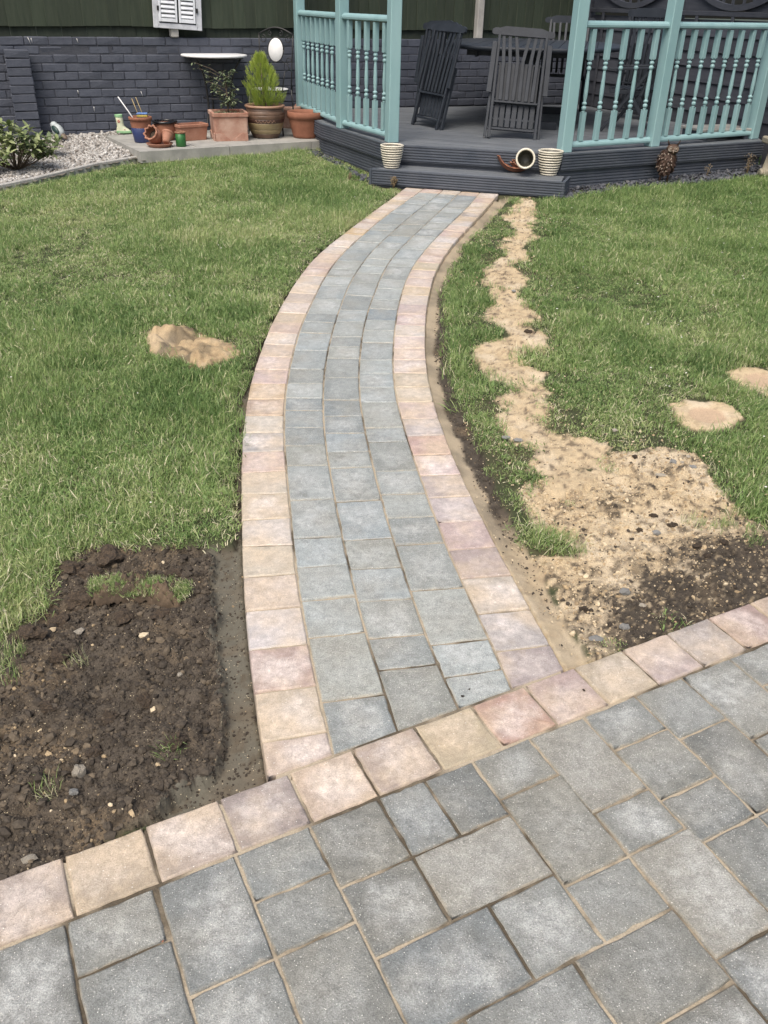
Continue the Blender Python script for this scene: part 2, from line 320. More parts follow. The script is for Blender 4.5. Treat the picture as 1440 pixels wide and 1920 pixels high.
# the sharp features wander by a few millimetres, as dug and trodden edges do
wx = GX + 0.035 * fbm(GX, GY, 12, 5, 3); wy = GY + 0.035 * fbm(GX, GY, 12, 5, 9)
near = lambda P: sdf(P, GX, GY)
dpath = near(PATH); dpatio = near(PATIO)
dsoil = sdf(SOIL, wx, wy); dtr = sdf(TRENCH, wx, wy); dst = sdf(STRIP, GX + 0.4 * (wx - GX), GY + 0.4 * (wy - GY))
w2x = GX + 0.07 * fbm(GX, GY, 9, 5, 21) + 0.03 * fbm(GX, GY, 42, 4, 22); w2y = GY + 0.07 * fbm(GX, GY, 9, 5, 33) + 0.03 * fbm(GX, GY, 42, 4, 34)
dbare = sdf(BARE, w2x, w2y); dtrail = sdf(TRAIL, w2x, w2y) + np.where(GY > 2.9, 1, 0.3) * (0.075 * fbm(GX, GY, 4.5, 3, 25) - 0.004 - 0.035 * np.clip((5.2 - GY) / 1.2, 0, 1))
dpile = sdf(PILE, wx + 0.02 * fbm(GX, GY, 60, 3, 23), wy + 0.02 * fbm(GX, GY, 60, 3, 24)); dr1 = sdf(RING1, wx, wy); dr2 = sdf(RING2, wx, wy)
ddeck = near(DECKP); dgrav = near(GRAVEL)
dslate = np.minimum(sdf(SLATE, w2x, w2y), sdf(SLATE2, w2x, w2y))
sm = lambda d, w: np.clip(0.5 - d / w, 0, 1) ** 2 * (3 - 2 * np.clip(0.5 - d / w, 0, 1))
lawnz = -0.012 + 0.012 * fbm(GX, GY, 2.2, 3, 5) + 0.004 * fbm(GX, GY, 20, 3, 6)
dz = lawnz.copy()
soilz = -0.030 + 0.042 * fbm(GX, GY, 6, 4, 40) + 0.036 * np.abs(fbm(GX, GY, 24, 4, 41)) + 0.010 * fbm(GX, GY, 90, 3, 44)
dz = dz + (soilz - dz) * sm(dsoil - 0.005, 0.03)
trz = -0.052 + 0.004 * fbm(GX, GY, 12, 4, 50) + 0.010 * np.clip(fbm(GX, GY, 30, 3, 51) - 0.1, 0, 1)
dz = dz + (trz - dz) * sm(np.where(dsoil < 0.01, 1, dtr) - 0.0, 0.02)
# right strip: a smooth shoulder of mortar against the blocks, then a furrow of soil under the turf
fur = np.clip((-dst) / 0.05, 0, 1)
ysand = np.clip((2.75 - GY) / 0.5, 0, 1)
stz = np.where(dpath < 0.055, -0.022 - 0.3 * np.clip(dpath, 0, 1), -0.042) + 0.003 * fbm(GX, GY, 18, 3, 60) + 0.012 * np.clip(fbm(GX, GY, 40, 3, 61), 0, 1) * np.clip(dpath / 0.06, 0, 1)
stz = stz + 0.022 * ysand
dz = dz + (stz - dz) * sm(dst, 0.022)
barez = -0.014 + 0.018 * fbm(GX, GY, 5, 3, 70) + 0.020 * np.abs(fbm(GX, GY, 30, 4, 71)) + 0.006 * fbm(GX, GY, 100, 2, 72)
dz = dz + (barez - dz) * sm(np.where(dst < 0, 1, dbare), 0.05)
trailz = -0.006 + 0.014 * fbm(GX, GY, 12, 3, 80) + 0.009 * fbm(GX, GY, 50, 3, 81)
dz = dz + (trailz - dz) * sm(np.where((dbare < 0) | (dst < 0), 1, dtrail), 0.03)
pz = -0.004 + 0.030 * np.clip(-dpile / 0.11, 0, 1) ** 0.7 + 0.11 * fbm(GX, GY, 6.5, 5, 90) * np.clip(-dpile / 0.06, 0, 1) + 0.016 * fbm(GX, GY, 40, 4, 91)
dz = dz + (pz - dz) * sm(dpile, 0.02)
for dr, P in ((dr1, RING1), (dr2, RING2)):
    c = P.mean(0); rr = np.hypot(GX - c[0], (GY - c[1]))
    rz = -0.004 + 0.003 * fbm(GX, GY, 40, 3, 95) - 0.006 * sm(rr - 0.075, 0.012)
    dz = dz + (rz - dz) * sm(dr, 0.025)
dz = dz + (-0.02 + 0.006 * fbm(GX, GY, 30, 3, 98) - dz) * sm(dslate, 0.05)
gapw = sm(np.abs(dpath - 0.012) - 0.012, 0.012) * (dst > 0.01) * (GY < 7.6)
dz = dz + (-0.05 - dz) * gapw
dz = np.where(dpath < -0.004, -0.075, dz)
dz = np.where(dpatio < -0.004, -0.075, dz)
dz = np.where(ddeck < -0.25, -0.06, dz)
GZ = gz(GX, GY) + dz
# colours of what lies there: soil, mortar, sand, and the earth between grass
def mixc(a, b, t): return a + (np.asarray(b) - a) * t[..., None]
C = np.zeros(GX.shape + (3,)) + np.array([0.046, 0.054, 0.026])
C = mixc(C, [0.085, 0.075, 0.042], np.clip(fbm(GX, GY, 3, 3, 13), 0, 0.6))
n1 = fbm(GX, GY, 8, 4, 14); n2 = fbm(GX, GY, 45, 4, 15)
soilc = np.zeros(C.shape) + np.array([0.080, 0.067, 0.053])
soilc = mixc(soilc, [0.14, 0.105, 0.068], np.clip(n1 * 1.6 - 0.1, 0, 0.8)); soilc = mixc(soilc, [0.035, 0.028, 0.021], np.clip(n2 * 2, 0, 0.8))
conc = np.zeros(C.shape) + np.array([0.115, 0.108, 0.086]); conc = mixc(conc, [0.08, 0.065, 0.045], np.clip(n2 * 2.2 - 0.3, 0, 0.8)); conc = mixc(conc, [0.13, 0.105, 0.075], np.clip(n1 * 1.5, 0, 0.8))
sandc = np.zeros(C.shape) + np.array([0.475, 0.378, 0.245]); sandc = mixc(sandc, [0.29, 0.22, 0.14], np.clip(n2 * 1.8 + 0.05, 0, 0.6)); sandc = mixc(sandc, [0.545, 0.465, 0.345], np.clip(n1 * 1.5, 0, 0.7))
blend = lambda base, col, w: base + (col - base) * w[..., None]
C = blend(C, soilc, sm(dsoil - 0.012, 0.02))
C = blend(C, conc, sm(np.where(dsoil < 0.0, 1, dtr) - 0.005, 0.02))
C = blend(C, soilc * 0.6, gapw * (dtr > 0.0))
stc = blend(np.zeros(C.shape) + np.array([0.36, 0.30, 0.215]), conc * 0.9, np.clip((2.9 - GY) / -0.8 * 0 + 0.25 + n1, 0, 0.6))
furc = soilc * 0.85
stcol = blend(stc, furc, np.clip((dpath - 0.05 + 0.03 * n1) / 0.015, 0, 1) * np.clip((GY - 2.35) / 0.25, 0, 1) * np.clip((5.9 - GY) / 0.8, 0.15, 1))
stcol = blend(stcol, sandc * 0.8, np.clip((2.6 - GY) / 0.5, 0, 0.85))
C = blend(C, stcol, sm(dst - 0.004, 0.015))
# bare patch: sand up towards the lawn, dark soil towards the edging on the right
dk = sdf(gpoly([(1090, 1120), (1170, 1080), (1250, 1050), (1300, 1000), (1400, 975), (1500, 1010), (1700, 1080), (1600, 1170), (1250, 1250), (1130, 1225)]), w2x, w2y)
bare_w = np.clip(0.5 - (dk + 0.16 * n1 + 0.12 * n2 + 0.10 * fbm(GX, GY, 90, 2, 16)) / 0.10, 0, 1)
barec = blend(blend(sandc, soilc, np.clip(n2 * 1.6 - 0.15 + 1.3 * np.clip(fbm(GX, GY, 22, 5, 77), 0, 1) + 0.35 * fbm(GX, GY, 120, 2, 78), 0, 0.85)), blend(soilc * 0.75, sandc * 0.7, np.clip(fbm(GX, GY, 130, 2, 19) * 3 - 0.9, 0, 0.9)), bare_w)
C = blend(C, barec, sm(np.where(dst < 0, 1, dbare), 0.03))
trc = blend(sandc * 0.95, soilc * 1.8, np.clip(n2 * 2.0 - 0.40 + 0.8 * fbm(GX, GY, 110, 2, 79), 0, 0.8))
C = blend(C, trc, sm(np.where((dst < 0), 1, dtrail), 0.02))
C = blend(C, blend(sandc * np.array([0.84, 0.80, 0.74]), sandc * 0.38, np.clip(fbm(GX, GY, 11, 5, 92) * 3 + 0.2, 0, 1)), sm(dpile, 0.015))  # sand heap: dark mottling paints the shade of its hollows into the colour
for dr, P in ((dr1, RING1), (dr2, RING2)):
    c = P.mean(0); rr = np.hypot(GX - c[0], GY - c[1])
    C = blend(C, blend(sandc * 1.05, sandc * 0.0 + np.array([0.43, 0.32, 0.22]), sm(rr - 0.078 + 0.006 * n2, 0.014)), sm(dr, 0.02))
C = blend(C, np.zeros(C.shape) + np.array([0.05, 0.047, 0.042]), sm(dslate, 0.05))

def ground_material(name, rough=0.92, bump=0.004, grain=(0.75, 1.25), specks=True):
    m = bpy.data.materials.new(name); m.use_nodes = True; nt = m.node_tree; b = nt.nodes["Principled BSDF"]
    b.inputs['Roughness'].default_value = rough; b.inputs['Specular IOR Level'].default_value = 0.25
    at = node(nt, 'ShaderNodeAttribute', attribute_name='Col'); tc = node(nt, 'ShaderNodeTexCoord')
    n1 = node(nt, 'ShaderNodeTexNoise'); n1.inputs['Scale'].default_value = 260; n1.inputs['Detail'].default_value = 4
    n2 = node(nt, 'ShaderNodeTexNoise'); n2.inputs['Scale'].default_value = 45; n2.inputs['Detail'].default_value = 6
    for n in (n1, n2): nt.links.new(tc.outputs['Object'], n.inputs['Vector'])
    mr = node(nt, 'ShaderNodeMapRange'); mr.inputs[1].default_value = 0.3; mr.inputs[2].default_value = 0.7
    mr.inputs[3].default_value, mr.inputs[4].default_value = grain
    nt.links.new(n1.outputs['Fac'], mr.inputs[0])
    mu = node(nt, 'ShaderNodeVectorMath', operation='SCALE'); nt.links.new(at.outputs['Color'], mu.inputs[0]); nt.links.new(mr.outputs[0], mu.inputs['Scale'])
    col = mu.outputs[0]
    if specks:
        vo = node(nt, 'ShaderNodeTexVoronoi'); vo.inputs['Scale'].default_value = 130
        nt.links.new(tc.outputs['Object'], vo.inputs['Vector'])
        lt = node(nt, 'ShaderNodeMath', operation='LESS_THAN'); lt.inputs[1].default_value = 0.16; nt.links.new(vo.outputs['Distance'], lt.inputs[0])
        gt = node(nt, 'ShaderNodeMath', operation='GREATER_THAN'); gt.inputs[1].default_value = 0.55; nt.links.new(n2.outputs['Fac'], gt.inputs[0])
        an = node(nt, 'ShaderNodeMath', operation='MULTIPLY'); nt.links.new(lt.outputs[0], an.inputs[0]); nt.links.new(gt.outputs[0], an.inputs[1])
        mx = node(nt, 'ShaderNodeMix', data_type='RGBA'); mx.inputs['B'].default_value = (0.52, 0.45, 0.31, 1)
        nt.links.new(an.outputs[0], mx.inputs['Factor']); nt.links.new(col, mx.inputs['A']); col = mx.outputs['Result']
    nt.links.new(col, b.inputs['Base Color'])
    ad = node(nt, 'ShaderNodeMath', operation='MULTIPLY_ADD'); ad.inputs[1].default_value = 0.35
    nt.links.new(n1.outputs['Fac'], ad.inputs[0]); nt.links.new(n2.outputs['Fac'], ad.inputs[2])
    bp = node(nt, 'ShaderNodeBump'); bp.inputs['Distance'].default_value = bump; bp.inputs['Strength'].default_value = 1
    nt.links.new(ad.outputs[0], bp.inputs['Height']); nt.links.new(bp.outputs[0], b.inputs['Normal'])
    return m
M_soil = ground_material('earth', bump=0.010)
M_lawn = ground_material('lawn_earth', bump=0.006, specks=False)
M_mortar = ground_material('mortar', rough=0.75, bump=0.0025, grain=(0.9, 1.1))
M_sand = ground_material('sand', bump=0.004, grain=(0.82, 1.18), specks=False)

cls = np.zeros(GX.shape, int)                        # which surface each point belongs to
cls[dslate < 0] = 6
cls[dtrail < 0] = 5
cls[dbare < 0] = 4
cls[dst < 0] = 3
cls[dtr < 0] = 2
cls[dsoil < 0] = 1
cls[dpile < 0] = 7; cls[dr1 < 0] = 8; cls[dr2 < 0] = 9
cls[(dpath < -0.03) | (dpatio < -0.03)] = -1
cls[dgrav < -0.05] = -1
fc = cls[:-1, :-1]
ny, nx = GX.shape
def ground_piece(k, name, mat):
    jj, ii = np.nonzero(fc == k)
    a = jj * nx + ii; F = np.stack([a, a + 1, a + nx + 1, a + nx], 1)
    used, inv = np.unique(F, return_inverse=True)
    V = np.stack([GX.ravel()[used], GY.ravel()[used], GZ.ravel()[used]], 1)
    me = bpy.data.meshes.new(name)
    me.vertices.add(len(used)); me.vertices.foreach_set('co', V.ravel())
    me.loops.add(F.size); me.loops.foreach_set('vertex_index', inv.ravel().astype(np.int32))
    me.polygons.add(len(F)); me.polygons.foreach_set('loop_start', np.arange(0, F.size, 4, dtype=np.int32))
    me.update(calc_edges=True)
    me.polygons.foreach_set('use_smooth', np.ones(len(F), bool))
    ca = me.color_attributes.new('Col', 'FLOAT_COLOR', 'POINT')
    cc = np.ones((len(used), 4)); cc[:, :3] = np.clip(C.reshape(-1, 3)[used], 0.01, 1)
    ca.data.foreach_set('color', cc.ravel())
    return put(name, me, mat)
tag(ground_piece(0, 'lawn', M_lawn), kind='structure')
tag(ground_piece(1, 'soil_bed', M_soil), kind='structure')
tag(ground_piece(2, 'mortar_trench', M_mortar), kind='structure')
tag(ground_piece(3, 'mortar_shoulder', M_mortar), kind='structure')
tag(ground_piece(4, 'sandy_ground', M_soil), kind='structure')
tag(ground_piece(5, 'sand_trail', M_sand), kind='structure')
tag(ground_piece(6, 'border_soil', M_soil), kind='structure')
tag(ground_piece(7, 'sand_pile', M_sand), 'low heap of loose yellow sand lying on the lawn left of the path', 'sand')
tag(ground_piece(8, 'sand_patch', M_sand), 'round patch of pale sand in the right lawn, whole and nearer', 'sand', 'round sand patches')
tag(ground_piece(9, 'sand_patch', M_sand), 'round patch of sand in the right lawn, farther, cut by the photo edge', 'sand', 'round sand patches')
# the land beyond the garden
far = MB(); far.box((0, 0, -0.55), (400, 400, 0.5))
tag(far.build('ground', material('far_earth', (0.05, 0.06, 0.03), scale=0.3)), kind='structure')

def at_grid(arr, x, y):
    i = np.clip(np.searchsorted(xs, x) - 1, 0, nx - 2); j = np.clip(np.searchsorted(ys, y) - 1, 0, ny - 2)
    fx = (x - xs[i]) / (xs[i + 1] - xs[i]); fy = (y - ys[j]) / (ys[j + 1] - ys[j])
    return (arr[j, i] * (1 - fx) + arr[j, i + 1] * fx) * (1 - fy) + (arr[j + 1, i] * (1 - fx) + arr[j + 1, i + 1] * fx) * fy

# ================================================================== PAVING
def paver_material(name, grey):
    m = bpy.data.materials.new(name); m.use_nodes = True; nt = m.node_tree; b = nt.nodes["Principled BSDF"]
    b.inputs['Roughness'].default_value = 0.62; b.inputs['Specular IOR Level'].default_value = 0.5
    oi = node(nt, 'ShaderNodeObjectInfo'); tc = node(nt, 'ShaderNodeTexCoord'); uvn = node(nt, 'ShaderNodeUVMap', uv_map='UVMap')
    rnd = node(nt, 'ShaderNodeMath', operation='MULTIPLY'); rnd.inputs[1].default_value = 23.0; nt.links.new(oi.outputs['Random'], rnd.inputs[0])
    V = node(nt, 'ShaderNodeVectorMath', operation='ADD'); nt.links.new(tc.outputs['Object'], V.inputs[0]); nt.links.new(rnd.outputs[0], V.inputs[1]); V = V.outputs[0]
    def noise(s, d=5, r=0.6):
        n = node(nt, 'ShaderNodeTexNoise'); n.inputs['Scale'].default_value = s; n.inputs['Detail'].default_value = d; n.inputs['Roughness'].default_value = r
        nt.links.new(V, n.inputs['Vector']); return n.outputs['Fac']
    def rng_(v, a, b_, c, d):
        n = node(nt, 'ShaderNodeMapRange'); n.inputs[1].default_value = a; n.inputs[2].default_value = b_; n.inputs[3].default_value = c; n.inputs[4].default_value = d
        nt.links.new(v, n.inputs[0]); return n.outputs[0]
    def mth(op, a, b_):
        n = node(nt, 'ShaderNodeMath', operation=op)
        for i, q in enumerate((a, b_)):
            if isinstance(q, (int, float)): n.inputs[i].default_value = q
            else: nt.links.new(q, n.inputs[i])
        return n.outputs[0]
    big, mid, fine = noise(9, 4), noise(40, 6, 0.7), noise(320, 4, 0.7)
    # the lime bloom left where sand and water dried on the middle of each block
    sep = node(nt, 'ShaderNodeSeparateXYZ'); nt.links.new(uvn.outputs[0], sep.inputs[0])
    ex = mth('ABSOLUTE', mth('SUBTRACT', sep.outputs[0], 0.5), 0.0); ey = mth('ABSOLUTE', mth('SUBTRACT', sep.outputs[1], 0.5), 0.0)
    e = mth('POWER', mth('ADD', mth('POWER', ex, 3.0), mth('POWER', ey, 3.0)), 0.3333)
    bl = rng_(mth('ADD', e, mth('MULTIPLY', mth('SUBTRACT', big, 0.5), 1.25)), 0.20, 0.50, 1.0, 0.0)
    bl = mth('MULTIPLY', bl, rng_(mid, 0.3, 0.7, 0.45, 1.0))
    bl = mth('MULTIPLY', bl, mth('ADD', mth('MULTIPLY', oi.outputs['Random'], 0.62), 0.16))
    mx = node(nt, 'ShaderNodeMix', data_type='RGBA'); nt.links.new(bl, mx.inputs['Factor']); nt.links.new(oi.outputs['Color'], mx.inputs['A'])
    mx.inputs['B'].default_value = (0.50, 0.515, 0.505, 1) if grey else (0.72, 0.66, 0.62, 1)
    c = mx.outputs['Result']
    if not grey:      # yellow and red oxides run through each edging block differently
        m2 = node(nt, 'ShaderNodeMix', data_type='RGBA'); nt.links.new(rng_(noise(5.5, 3), 0.42, 0.66, 0.0, 0.6), m2.inputs['Factor'])
        m2.inputs['B'].default_value = (0.56, 0.45, 0.32, 1); nt.links.new(c, m2.inputs['A']); c = m2.outputs['Result']
    else:
        m2 = node(nt, 'ShaderNodeMix', data_type='RGBA'); nt.links.new(rng_(noise(5.5, 3), 0.45, 0.7, 0.0, 0.5), m2.inputs['Factor'])
        m2.inputs['B'].default_value = (0.285, 0.275, 0.235, 1); nt.links.new(c, m2.inputs['A']); c = m2.outputs['Result']
    k = mth('MULTIPLY', rng_(fine, 0.25, 0.75, 0.55, 1.42) if grey else rng_(fine, 0.25, 0.75, 0.76, 1.22), rng_(mid, 0.3, 0.7, 0.76, 1.2))
    sc = node(nt, 'ShaderNodeVectorMath', operation='SCALE'); nt.links.new(c, sc.inputs[0]); nt.links.new(k, sc.inputs['Scale']); c = sc.outputs[0]
    st = node(nt, 'ShaderNodeMix', data_type='RGBA'); st.inputs['B'].default_value = (0.12, 0.115, 0.10, 1) if grey else (0.26, 0.22, 0.18, 1)
    nt.links.new(mth('MULTIPLY', rng_(noise(14, 7, 0.75), 0.56, 0.72, 0.0, 0.55), rng_(noise(2.3, 2), 0.45, 0.6, 0.0, 1.0)), st.inputs['Factor']); nt.links.new(c, st.inputs['A']); c = st.outputs['Result']
    # pale chippings in the face
    for s, thr, colr in ((150, 0.145, (0.60, 0.59, 0.56)), (75, 0.085, (0.8, 0.79, 0.74)), (60, 0.05, (0.03, 0.028, 0.025))):
        if not grey and s == 150: thr = 0.07
        vo = node(nt, 'ShaderNodeTexVoronoi'); vo.inputs['Scale'].default_value = s; nt.links.new(V, vo.inputs['Vector'])
        lt = mth('LESS_THAN', vo.outputs['Distance'], thr)
        m3 = node(nt, 'ShaderNodeMix', data_type='RGBA'); nt.links.new(mth('MULTIPLY', lt, 0.8), m3.inputs['Factor']); nt.links.new(c, m3.inputs['A'])
        m3.inputs['B'].default_value = (*colr, 1); c = m3.outputs['Result']
    # jointing sand caught along the arrises
    ed = rng_(mth('ADD', mth('MAXIMUM', ex, ey), mth('MULTIPLY', mth('SUBTRACT', mid, 0.5), 0.10)), 0.475, 0.505, 0.0, 0.55)
    m4 = node(nt, 'ShaderNodeMix', data_type='RGBA'); nt.links.new(mth('MULTIPLY', ed, rng_(big, 0.42, 0.6, 0.0, 1.0)), m4.inputs['Factor'])
    nt.links.new(c, m4.inputs['A']); m4.inputs['B'].default_value = (0.40, 0.33, 0.235, 1)
    nt.links.new(m4.outputs['Result'], b.inputs['Base Color'])
    nt.links.new(rng_(mid, 0.3, 0.7, 0.36, 0.58), b.inputs['Roughness'])
    bp = node(nt, 'ShaderNodeBump'); bp.inputs['Distance'].default_value = 0.0035 if grey else 0.0022
    nt.links.new(mth('ADD', mth('MULTIPLY', fine, 0.5), mid), bp.inputs['Height']); nt.links.new(bp.outputs[0], b.inputs['Normal'])
    return m
M_pg = paver_material('grey_paver', True)
M_pe = paver_material('edging_paver', False)

def paver(name, quad, mat, parent, color, near_=True, inset=0.0017, depth=0.05, jit=0.0008):
    """one tumbled block: four world corners (x, y) in order; rounded, chipped arrises; top on the garden's slope"""
    q = [np.array(p[:2]) for p in quad]; c = sum(q) / 4
    ar = sum(q[i][0] * q[(i + 1) % 4][1] - q[(i + 1) % 4][0] * q[i][1] for i in range(4))
    if ar < 0: q = q[::-1]
    n_in = 6 if near_ else 2
    ring = []; uvs = []
    UVc = [(0, 0), (1, 0), (1, 1), (0, 1)]
    for i in range(4):
        a, b = q[i], q[(i + 1) % 4]; ln = np.linalg.norm(b - a)
        pv, nx_ = q[i - 1], q[(i + 2) % 4]
        e = (b - a) / ln; nrm = np.array([-e[1], e[0]])
        ts = [0.0026 / ln] + [(k + 1) / (n_in + 1) for k in range(n_in)] + [1 - 0.0026 / ln]
        for k, t in enumerate(ts):
            d = inset + (0.0008 if k in (0, len(ts) - 1) else 0) + rng.normal(0, jit if near_ else jit * 0.6)
            p = a + (b - a) * t + nrm * max(d, 0.0012)
            ring.append(p); u0, u1 = np.array(UVc[i]), np.array(UVc[(i + 1) % 4]); uvs.append(u0 + (u1 - u0) * t)
    n = len(ring); ring = np.array(ring); uvs = np.array(uvs)
    tilt = rng.normal(0, 0.004, 2); hz = rng.normal(0, 0.0009)
    lv = [(0.0, -depth), (0.0, -0.0065), (0.0022, -0.0022), (0.0065, 0.0)] if near_ else [(0.0, -depth), (0.0, -0.005), (0.005, 0.0)]
    vs = []; uvv = []
    for s_, z in lv:
        for k in range(n):
            dirc = c - ring[k]; dl = np.linalg.norm(dirc); p = ring[k] + dirc / dl * (s_ + (abs(rng.normal(0, 0.0009)) if near_ and 0 > z > -0.01 else 0))
            zz = gz(p[0], p[1]) + z + hz + tilt @ (p - c) + (rng.normal(0, 0.0004) if z > -0.01 else 0)
            vs.append((p[0] - c[0], p[1] - c[1], zz - gz(*c)))
            w = 1 - s_ / dl; uvv.append((0.5 + (uvs[k] - 0.5) * w))
    fs = [(i * n + k, i * n + (k + 1) % n, (i + 1) * n + (k + 1) % n, (i + 1) * n + k) for i in range(len(lv) - 1) for k in range(n)]
    fs.append(tuple(range((len(lv) - 1) * n, len(lv) * n)))
    me = bpy.data.meshes.new(name); me.from_pydata(vs, [], fs); me.update()
    ul = me.uv_layers.new(name='UVMap')
    li = np.zeros(len(me.loops), int); me.loops.foreach_get('vertex_index', li)
    ul.data.foreach_set('uv', np.array(uvv)[li].ravel())
    me.polygons.foreach_set('use_smooth', [True] * (len(fs) - 1) + [False])
    me.materials.append(mat)
    o = bpy.data.objects.new(name, me); scene.collection.objects.link(o)
    o.parent = parent; o.location = (c[0] - parent.location[0], c[1] - parent.location[1], gz(*c) - parent.location[2]); o.color = (*color, 1)
    return o

def bedding(name, poly, z=-0.0055, full=0.6):
    """the jointing sand showing between the blocks, swept more or less full"""
    x0, y0 = np.min(poly, 0); x1, y1 = np.max(poly, 0)
    nxg, nyg = int((x1 - x0) / 0.012) + 2, int((y1 - y0) / 0.012) + 2
    X, Y = np.meshgrid(np.linspace(x0, x1, nxg), np.linspace(y0, y1, nyg))
    D = sdf(poly, X, Y)
    Z = gz(X, Y) + z + (0.0045 if full < .6 else 0.0014) * fbm(X, Y, 5, 4, 120) + 0.001 * fbm(X, Y, 50, 3, 121)
    jj, ii = np.nonzero((D < -0.010)[:-1, :-1] & (D < -0.010)[1:, 1:] & (D < -0.010)[:-1, 1:] & (D < -0.010)[1:, :-1])
    a = jj * nxg + ii; F = np.stack([a, a + 1, a + nxg + 1, a + nxg], 1); used, inv = np.unique(F, return_inverse=True)
    V = np.stack([X.ravel()[used], Y.ravel()[used], Z.ravel()[used]], 1)
    me = bpy.data.meshes.new(name); me.from_pydata(V.tolist(), [], inv.reshape(-1, 4).tolist()); me.update()
    nz = fbm(V[:, 0], V[:, 1], 4, 4, 130); nf = fbm(V[:, 0], V[:, 1], 30, 3, 131)
    t = np.clip(full + nz * 2.0 + nf * 0.8, 0, 1)[:, None]
    col = np.array([0.085, 0.07, 0.05]) * (1 - t) + np.array([0.36, 0.31, 0.235]) * t
    ca = me.color_attributes.new('Col', 'FLOAT_COLOR', 'POINT'); ca.data.foreach_set('color', np.concatenate([col, np.ones((len(col), 1))], 1).ravel())
    return tag(put(name, me, M_sand), kind='structure')
patio = bedding('patio', np.array([uv(-3.0, -0.0), uv(4.0, -0.0), uv(4.0, 2.4), uv(-3.0, 2.4)]))
path = bedding('garden_path', PATH, z=-0.0048, full=0.95)

PINK, BUFF, MAUVE, PALE, RED, LAV, ORB = (0.49, 0.39, 0.345), (0.50, 0.42, 0.31), (0.36, 0.305, 0.28), (0.56, 0.50, 0.455), (0.46, 0.31, 0.27), (0.50, 0.46, 0.44), (0.52, 0.38, 0.22)
def vary(c, s=0.04): 
    k = 0.84 + rng.normal(0, s); return tuple(float(np.clip(v * k + rng.normal(0, 0.006), 0.02, 0.8)) for v in c)
def grey(): 
    k = rng.uniform(0.78, 1.14); w = rng.normal(0, 0.006); return (0.205 * k + w, 0.214 * k + w * 0.4, 0.203 * k - w * 0.5)
# the patio's edging course
us = [0.0, .171, .342, .511, .676, .846, 1.013, 1.178, 1.340, 1.507, 1.667, 1.828]
while us[-1] < 3.9: us.append(us[-1] + 0.165)
while us[0] > -2.8: us.insert(0, us[0] - 0.168)
i0 = next(i for i, u in enumerate(us) if abs(u) < 1e-6)
cols = {-1: (0.46, 0.385, 0.33), 0: BUFF, 1: (0.47, 0.395, 0.325), 2: MAUVE, 3: PINK, 4: (0.36, 0.30, 0.275), 5: BUFF, 6: RED, 7: (0.47, 0.395, 0.35), 8: (0.52, 0.44, 0.33), 9: (0.49, 0.41, 0.375), 10: (0.42, 0.365, 0.345), 11: (0.43, 0.335, 0.285)}
for i in range(len(us) - 1):
    c = cols.get(i - i0) or random.choice([PINK, BUFF, MAUVE, PALE, RED])
    paver('edging_block', [uv(us[i], 0.002), uv(us[i + 1], 0.002), uv(us[i + 1], 0.157), uv(us[i], 0.157)], M_pe, patio, tuple(v * .90 for v in vary(c, 0.02)))
# the field of the patio: 120, 160 and 240 mm blocks in the order they were laid
PB = [(-18.5, -2, 16, 40.5), (-35, -18.5, 16, 33), (-2, 15.5, 16, 28.5), (-2, 16, 28.5, 53), (16, 33, 16, 41), (33, 50, 16, 28.5), (33, 50, 28.5, 41), (16, 33, 41, 57.5), (33, 50, 41, 66),
      (50, 67, 16, 33), (50, 67, 33, 49.5), (67, 79, 16, 33), (79, 92, 16, 33), (67, 92, 33, 49.5), (92, 108.5, 16, 28.5), (92, 109, 28.5, 53), (108.5, 125, 16, 41),
      (109, 125, 41, 53), (125, 142, 16, 28.5), (125, 142, 28.5, 45), (125, 142, 45, 57.5), (142, 158, 16, 32.5), (142, 158, 32.5, 57.5), (158, 175, 16, 40.5), (158, 175, 40.5, 57),
      (175, 191.5, 16, 28), (175, 191.5, 28, 45), (50, 75.5, 49.5, 66.5), (75.5, 92, 49.5, 66.5), (92, 109, 53, 66.5), (109, 126, 53, 78.5), (126, 142, 57.5, 82),
      (84, 109, 66.5, 83), (109, 126, 78.5, 91), (59.5, 84, 66.5, 83)]
for a, b, c, d in PB:
    g = grey()
    if (a, c) in ((108.5, 16), (67, 33), (109, 53)): g = (0.275, 0.27, 0.24)
    paver('paver', [uv(a / 100, c / 100), uv(b / 100, c / 100), uv(b / 100, d / 100), uv(a / 100, d / 100)], M_pg, patio, g, jit=0.0011)
colsx = [(-2.0, 16, 53), (16, 33, 57.5), (33, 50, 66), (50, 67, 83), (67, 84, 83), (84, 109, 83), (109, 126, 91), (126, 142, 82), (142, 158, 57.5), (158, 175, 57), (175, 191.5, 45)]
colsx = [(-2.0 - 16.5 * k - 16.5, -2.0 - 16.5 * k, {0: 40.5, 1: 33}.get(k, 16)) for k in range(14)][::-1] + colsx + [(191.5 + 16.5 * k, 208 + 16.5 * k, 16) for k in range(8)]
for a, b, v in colsx:
    if v == 83 and a in (50, 67): v = 83
    while v < 120:
        ln = random.choice([12.5, 16.5, 16.5, 24.5])
        if a == 50 and v == 83: pass
        paver('paver', [uv(a / 100, v / 100), uv(b / 100, v / 100), uv(b / 100, (v + ln) / 100), uv(a / 100, (v + ln) / 100)], M_pg, patio, grey(), near_=False, jit=0.0011)
        v += ln
# the strip left of (59.5 .. ) in the third course
paver('paver', [uv(.50, .665), uv(.595, .665), uv(.595, .83), uv(.50, .83)], M_pg, patio, grey(), jit=0.0011)

